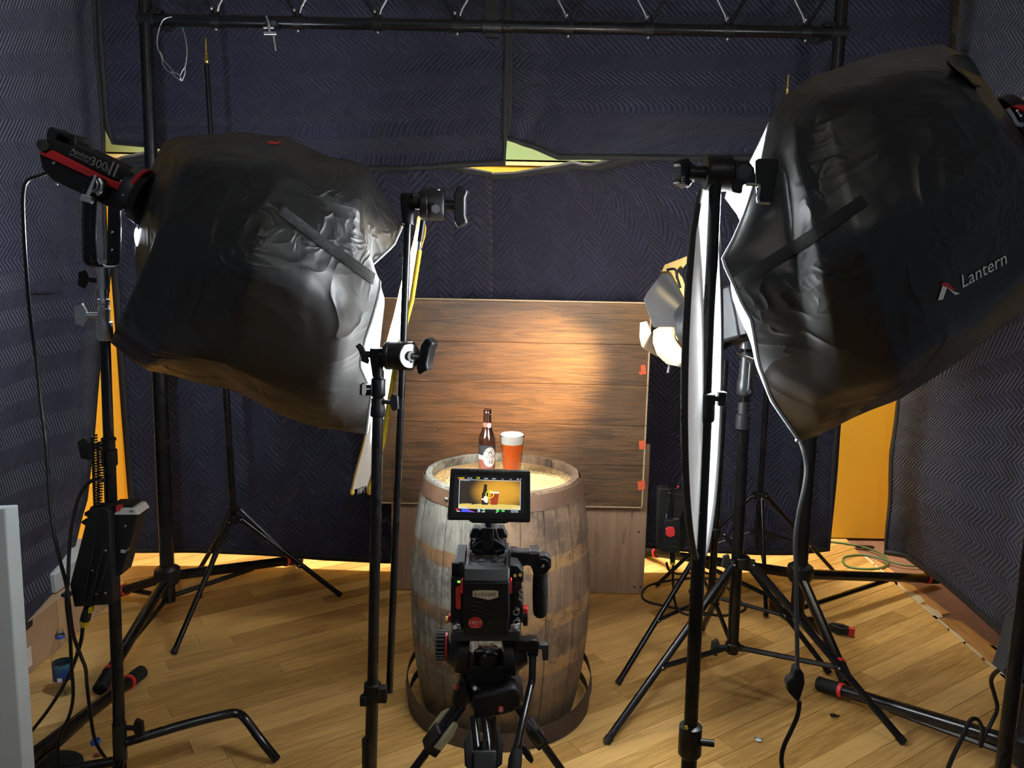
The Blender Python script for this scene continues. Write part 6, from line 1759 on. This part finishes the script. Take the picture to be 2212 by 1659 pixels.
MB().pprism([(1000, 1464), (1006, 1470), (1011, 1488), (1018, 1500), (1020, 1512), (1004, 1532), (990, 1536), (976, 1520), (976, 1510), (992, 1486), (990, 1478)], HY_ - .0, .05).build('leg_shoulder', plastic, tr3, bevel=.006)
MB().sph(PY(984, 1484, HY_ - .004), .007, (.6, .6, 1.2), 12, 8).build('red_button', redplastic, tr3)
MB().pprism([(1036, 1503), (1088, 1494), (1100, 1486), (1112, 1486), (1124, 1500), (1126, 1526), (1108, 1540), (1060, 1552), (1024, 1556), (1020, 1512), (1026, 1505)], HY_ - .055, .05).build('leg_shoulder', plastic, tr3, bevel=.006)
MB().sph(PY(1082, 1532, HY_ - .056), .008, (.95, .3, 1.1), 16, 10).build('red_badge', redplastic, tr3)
MB().tube([PY(1078.5, 1537, HY_ - .0592), PY(1082, 1527, HY_ - .0592), PY(1085.5, 1537, HY_ - .0592)], .0008, 5).tube([PY(1082, 1529, HY_ - .0592), PY(1082, 1538, HY_ - .0592)], .0008, 5).build('badge_emblem', white, tr3)
MB().pprism([(1088, 1468), (1104, 1462), (1112, 1466), (1128, 1486), (1132, 1512), (1128, 1520), (1118, 1500), (1100, 1484)], HY_ + .04, .05).build('leg_shoulder', plastic, tr3, bevel=.006)
def video_leg(p0, mid, foot, clampmat, name='leg'):
    q = (foot - p0).normalized()
    a, b, _ = frame(q)
    if abs(a.z) > abs(b.z): a, b = b, a
    l = MB().cyl(p0 + a * .0135, mid + a * .0135, .0098, n=14).cyl(p0 - a * .0135, mid - a * .0135, .0098, n=14)
    l = l.build(name, satin, tr3)
    MB().cyl(mid - q * .05, foot, .0105, n=14).build('lower_tube', satin, l)
    MB().box(mid, (.056, .034, .06), Matrix((a, b, q)).transposed()).build('leg_clamp', plastic, l, bevel=.005)
    MB().prism([mid + a * .03 - q * .075 - b * .01, mid + a * .048 - q * .05 - b * .01, mid + a * .046 + q * .0 - b * .01, mid + a * .026 + q * .02 - b * .01], b * .02).build('clamp_lever', clampmat, l, bevel=.004)
    MB().prism([mid - a * .03 - q * .075 - b * .01, mid - a * .044 - q * .045 - b * .01, mid - a * .04 + q * .0 - b * .01, mid - a * .026 + q * .01 - b * .01], b * .02).build('clamp_lever', clampmat, l, bevel=.004)
    MB().sph(foot + VZ * .004, .016, (1, 1, .9), 14, 8).build('rubber_foot', rubber, l)
fL = PZ(559, 2118, .012)
video_leg(PY(998, 1520, HY_ + .02), PY(941, 1598, HY_ - .02), fL, simple('chrome_lever_painted_glint', (0.5, 0.5, 0.3), 0.35, 0.3, var=0.1))  # chrome levers, their bright reflection painted into the base colour
fR = PZ(1444, 2118, .012)
video_leg(PY(1114, 1520, HY_ + .06), PY(1157, 1585, HY_ + .05), Vector((fR.x, HY_ + .16, .012)), plastic)
fC = Vector((hubc.x + .02, 1.28, .012))
video_leg(PY(1035, 1550, HY_ - .05), PY(1047, 1652, HY_ - .16), fC, rubber)

# ------------------------------------------------------------------ things at the left edge and on the floor
wp2 = thing('foam_board', 'white foam board standing at the lower left edge', 'board', PY(20, 1600, 1.9))
e0_, e1_ = PY(21, 1099, 1.9), PY(58, 1659, 1.9)
xb_ = e1_.x + (e1_.x - e0_.x) * e1_.z / (e0_.z - e1_.z)
MB().prism([e0_ - Vector((.012, 0, 0)), Vector((xb_ - .012, 1.9, 0.0)), Vector((e1_.x - .55, 1.75, 0.0)), Vector((e0_.x - .55, 1.75, e0_.z + .01))], (0.012, .035, 0)).build('board_panel', white_panel, wp2, bevel=.003)
bxY0, bxY1 = 3.0, 3.92
cb = thing('cardboard_box', 'long brown cardboard box lying along the left wall with a white shipping label', 'box', (-2.18, 3.45, 0))
MB().box((-2.2, 3.46, .115), (.36, .94, .23)).build('carton', cardboard, cb, bevel=.003)
MB().box((-2.018, 3.42, .115), (.002, .05, .23)).build('packing_tape', simple('tan_tape', (.5, .36, .2), .4), cb)
pl_ = PZ(72, 1366, .1)
MB().box((-2.0185, 3.13, .075), (.002, .11, .085)).build('shipping_label', white, cb, label='white shipping label')
bar = MB()
for k in range(7): bar.box((-2.0172, 3.092 + k * .009, .06), (.001, .0035 if k % 3 else .005, .03))
bar.box((-2.0172, 3.12, .095), (.001, .07, .003)).box((-2.0172, 3.12, .088), (.001, .06, .003))
bar.build('label_print', lab_ink, cb)
wf = thing('foam_block', 'white foam block lying on the cardboard box by the left wall', 'foam block', (-2.2, 3.7, .232))
MB().box((-2.2, 3.68, .28), (.3, .46, .09)).build('block', white_panel, wf, bevel=.004)
# water bottle
wb0 = PZ(139, 1496, 0)
wz = thing('water_bottle', 'clear plastic water bottle with a blue label on the floor near the carton', 'bottle', wb0)
HB = PY(132, 1362, wb0.y).z
k_ = HB / .235
wpf = [(0, .004), (.022, 0), (.030, .004), (.0335, .014), (.0335, .03), (.0315, .036), (.0335, .042), (.0335, .052), (.0325, .056), (.0325, .118), (.0335, .122), (.0345, .14), (.033, .160), (.027, .182), (.0175, .202), (.0125, .212), (.0125, .216), (.0155, .217), (.0155, .220), (.0120, .221), (.0120, .235), (.0108, .235), (.0108, .222)]
wpf = [(r * k_ * 1.0, h * k_) for r, h in wpf]
MB().lathe(wpf, wb0, n=32).build('bottle_wall', clear, wz, solid=.0006)
wl = Mat('blue_water_label', Roughness=0.35)
wzc = wl.co()
_, _, zz_ = wl.sep(wzc)
wl.set('Base Color', wl.mix((zz_ / (.118 * k_)).step(.75, .98), wl.mix(wl.noise(wzc, 18, 4), (.006, .02, .10), (.012, .055, .24)), (.05, .16, .17)))
MB().lathe([(.0328 * k_, .056 * k_), (.0331 * k_, .06 * k_), (.0331 * k_, .114 * k_), (.0328 * k_, .118 * k_)], wb0, n=32).build('paper_label', wl.m, wz, label='blue wrapped label')
MB().lathe([(.0158 * k_, .209 * k_), (.0162 * k_, .211 * k_), (.0162 * k_, .217 * k_), (.0158 * k_, .219 * k_)], wb0, n=28).build('neck_ring', blueplastic, wz)
wr = MB()
rr2 = .0334 * k_
def wwrap(a): return lambda x, y: wb0 + Vector((rr2 * sin(a + x / rr2), -rr2 * cos(a + x / rr2), y))
wr.grid(lambda s, t: wwrap(.25)(lerp(-.012, .006, s), lerp(.066, .083, t)), 6, 1)
wr.build('label_panel', white, wz)
cap0 = PZ(207, 1606, 0)
tag(MB().lathe([(0, .002), (.0155, .002), (.0165, 0), (.0165, .014), (.0150, .016), (.0140, .014), (.0140, .004), (0, .004)], cap0, n=28).build('bottle_cap', blueplastic, org=cap0), 'blue plastic bottle cap upturned on the floor near the left stand', 'bottle cap')
br0 = PZ(211, 1632, .003)
tag(MB().prism([br0 + Vector(p) for p in ((-.015, -.006, 0), (-.004, -.011, .001), (.012, -.006, .003), (.016, .004, .002), (.004, .009, .001), (-.010, .006, .003))], (.001, 0, .004)).build('bark_chip', simple('reddish_brown_chip', (.16, .05, .02), .7), org=br0), 'small reddish brown chip on the floor below the blue cap', 'debris')
bc0 = PZ(1638, 1600, 0)
mcap = [( .0155 + (.0008 if k % 2 else -.0004)) for k in range(42)]
ccb = thing('crown_cap', 'crimped metal bottle cap lying white side up on the floor', 'bottle cap', bc0)
vs = [bc0 + Vector((.0125 * cos(2 * pi * k / 42), .0125 * sin(2 * pi * k / 42), .001)) for k in range(42)] + [bc0 + Vector((mcap[k] * cos(2 * pi * k / 42), mcap[k] * sin(2 * pi * k / 42), .0065)) for k in range(42)]
MB().add(vs, [(k, (k + 1) % 42, 42 + (k + 1) % 42, 42 + k) for k in range(42)]).build('crimped_rim', steel, ccb, solid=.0006)
MB().cyl(bc0 + VZ * .001, bc0 + VZ * .0025, .0122, n=28).build('liner', white, ccb)
# spring clamps on the floor
def spring_clamp(label, c, ang_, tipm, k=1.0):
    c = Vector(c)
    Rz = Matrix.Rotation(ang_, 3, 'Z')
    P = lambda x, y, z: c + Rz @ (Vector((x, y, z)) * k)
    t = thing('spring_clamp', label, 'clamp', c)
    MB().prism([P(-.075, .018, .004), P(-.02, .012, .004), (P(.03, .022, .004)), P(.062, .006, .004), P(.058, .0, .004), P(.03, .008, .004), P(-.02, .002, .004), P(-.078, .008, .004)], (0, 0, .022 * k)).build('jaw', plastic, t, bevel=.002)
    MB().prism([P(-.07, -.035, .004), P(-.02, -.008, .004), P(.03, -.018, .004), P(.06, -.004, .004), P(.056, .001, .004), P(.03, -.006, .004), P(-.02, .004, .004), P(-.076, -.024, .004)], (0, 0, .022 * k)).build('jaw', plastic, t, bevel=.002)
    MB().cyl(P(-.012, .002, .002), P(-.012, .002, .03), .011 * k, n=14).build('spring_pivot', steel, t)
    MB().prism([P(.05, -.008, .003), P(.068, -.006, .003), P(.068, .008, .003), P(.05, .009, .003)], (0, 0, .025 * k)).build('jaw_pad', tipm, t, bevel=.002, label='red jaw pad')
    return t
c0 = PZ(1797, 1364, 0)
spring_clamp('black spring clamp with a red pad on the floor by the right stands', c0, -.55, redplastic, 1.5)
c1 = PZ(1684, 1322, 0)
spring_clamp('black spring clamp with a red pad among the cables behind the right stands', c1, 1.75, redplastic, 1.5)
d0 = PZ(1804, 1549, 0)
MBd = MB()
for k in range(4): MBd.tube([d0 + Vector((.018 * cos(k * 1.7) * .3, .015 * sin(k * 1.7) * .3, .004)), d0 + Vector((.018 * cos(k * 1.7 + .4), .015 * sin(k * 1.7 + .4), .006 + .002 * k))], .0022, 6)
MBd.box(d0 + Vector((-.006, .004, .006)), (.022, .014, .006))
tag(MBd.build('broken_clip', black, org=d0), 'small broken black plastic clip on the floor near the right front leg', 'debris')
# malt grains and splinters scattered on the floor near the barrel
gs = MB()
for k in range(150):
    u = random.choice((random.uniform(1290, 1480), random.uniform(700, 900), random.uniform(1290, 1420)))
    v = random.uniform(1300, 1450)
    p = PZ(u, v, .0015)
    d = Vector((random.uniform(-1, 1), random.uniform(-1, 1), 0)).normalized()
    s = Vector((-d.y, d.x, 0)) * .0016
    uu = VZ * .0013
    d = d * random.uniform(.0025, .0042)
    gs.add([p - d, p + s, p + uu, p - s, p - uu, p + d], [(0, 2, 1), (0, 3, 2), (0, 4, 3), (0, 1, 4), (5, 1, 2), (5, 2, 3), (5, 3, 4), (5, 4, 1)])
tag(gs.build('malt_grain', grain_l, flat=True, org=(0, 0, 0)), 'stray malt grains scattered over the floor round the barrel', 'grain', kind='stuff')
bw = PZ(118, 1668, 0)
tag(MB().lathe([(0, 0), (.085, 0), (.092, .006), (.090, .022), (.075, .034), (.03, .038), (0, .038)], bw, n=36).build('stand_weight', rubber, org=bw), 'low round black weight on the floor at the bottom left', 'weight')
# black metal trim left by the orange wall
t0 = PZ(1868, 1181, .004)
tag(MB().box(t0, (.11, .03, .012), Matrix.Rotation(-.1, 3, 'Z')).build('metal_offcut', black, bevel=.002), 'small black metal offcut on the torn floor by the orange wall', 'offcut')
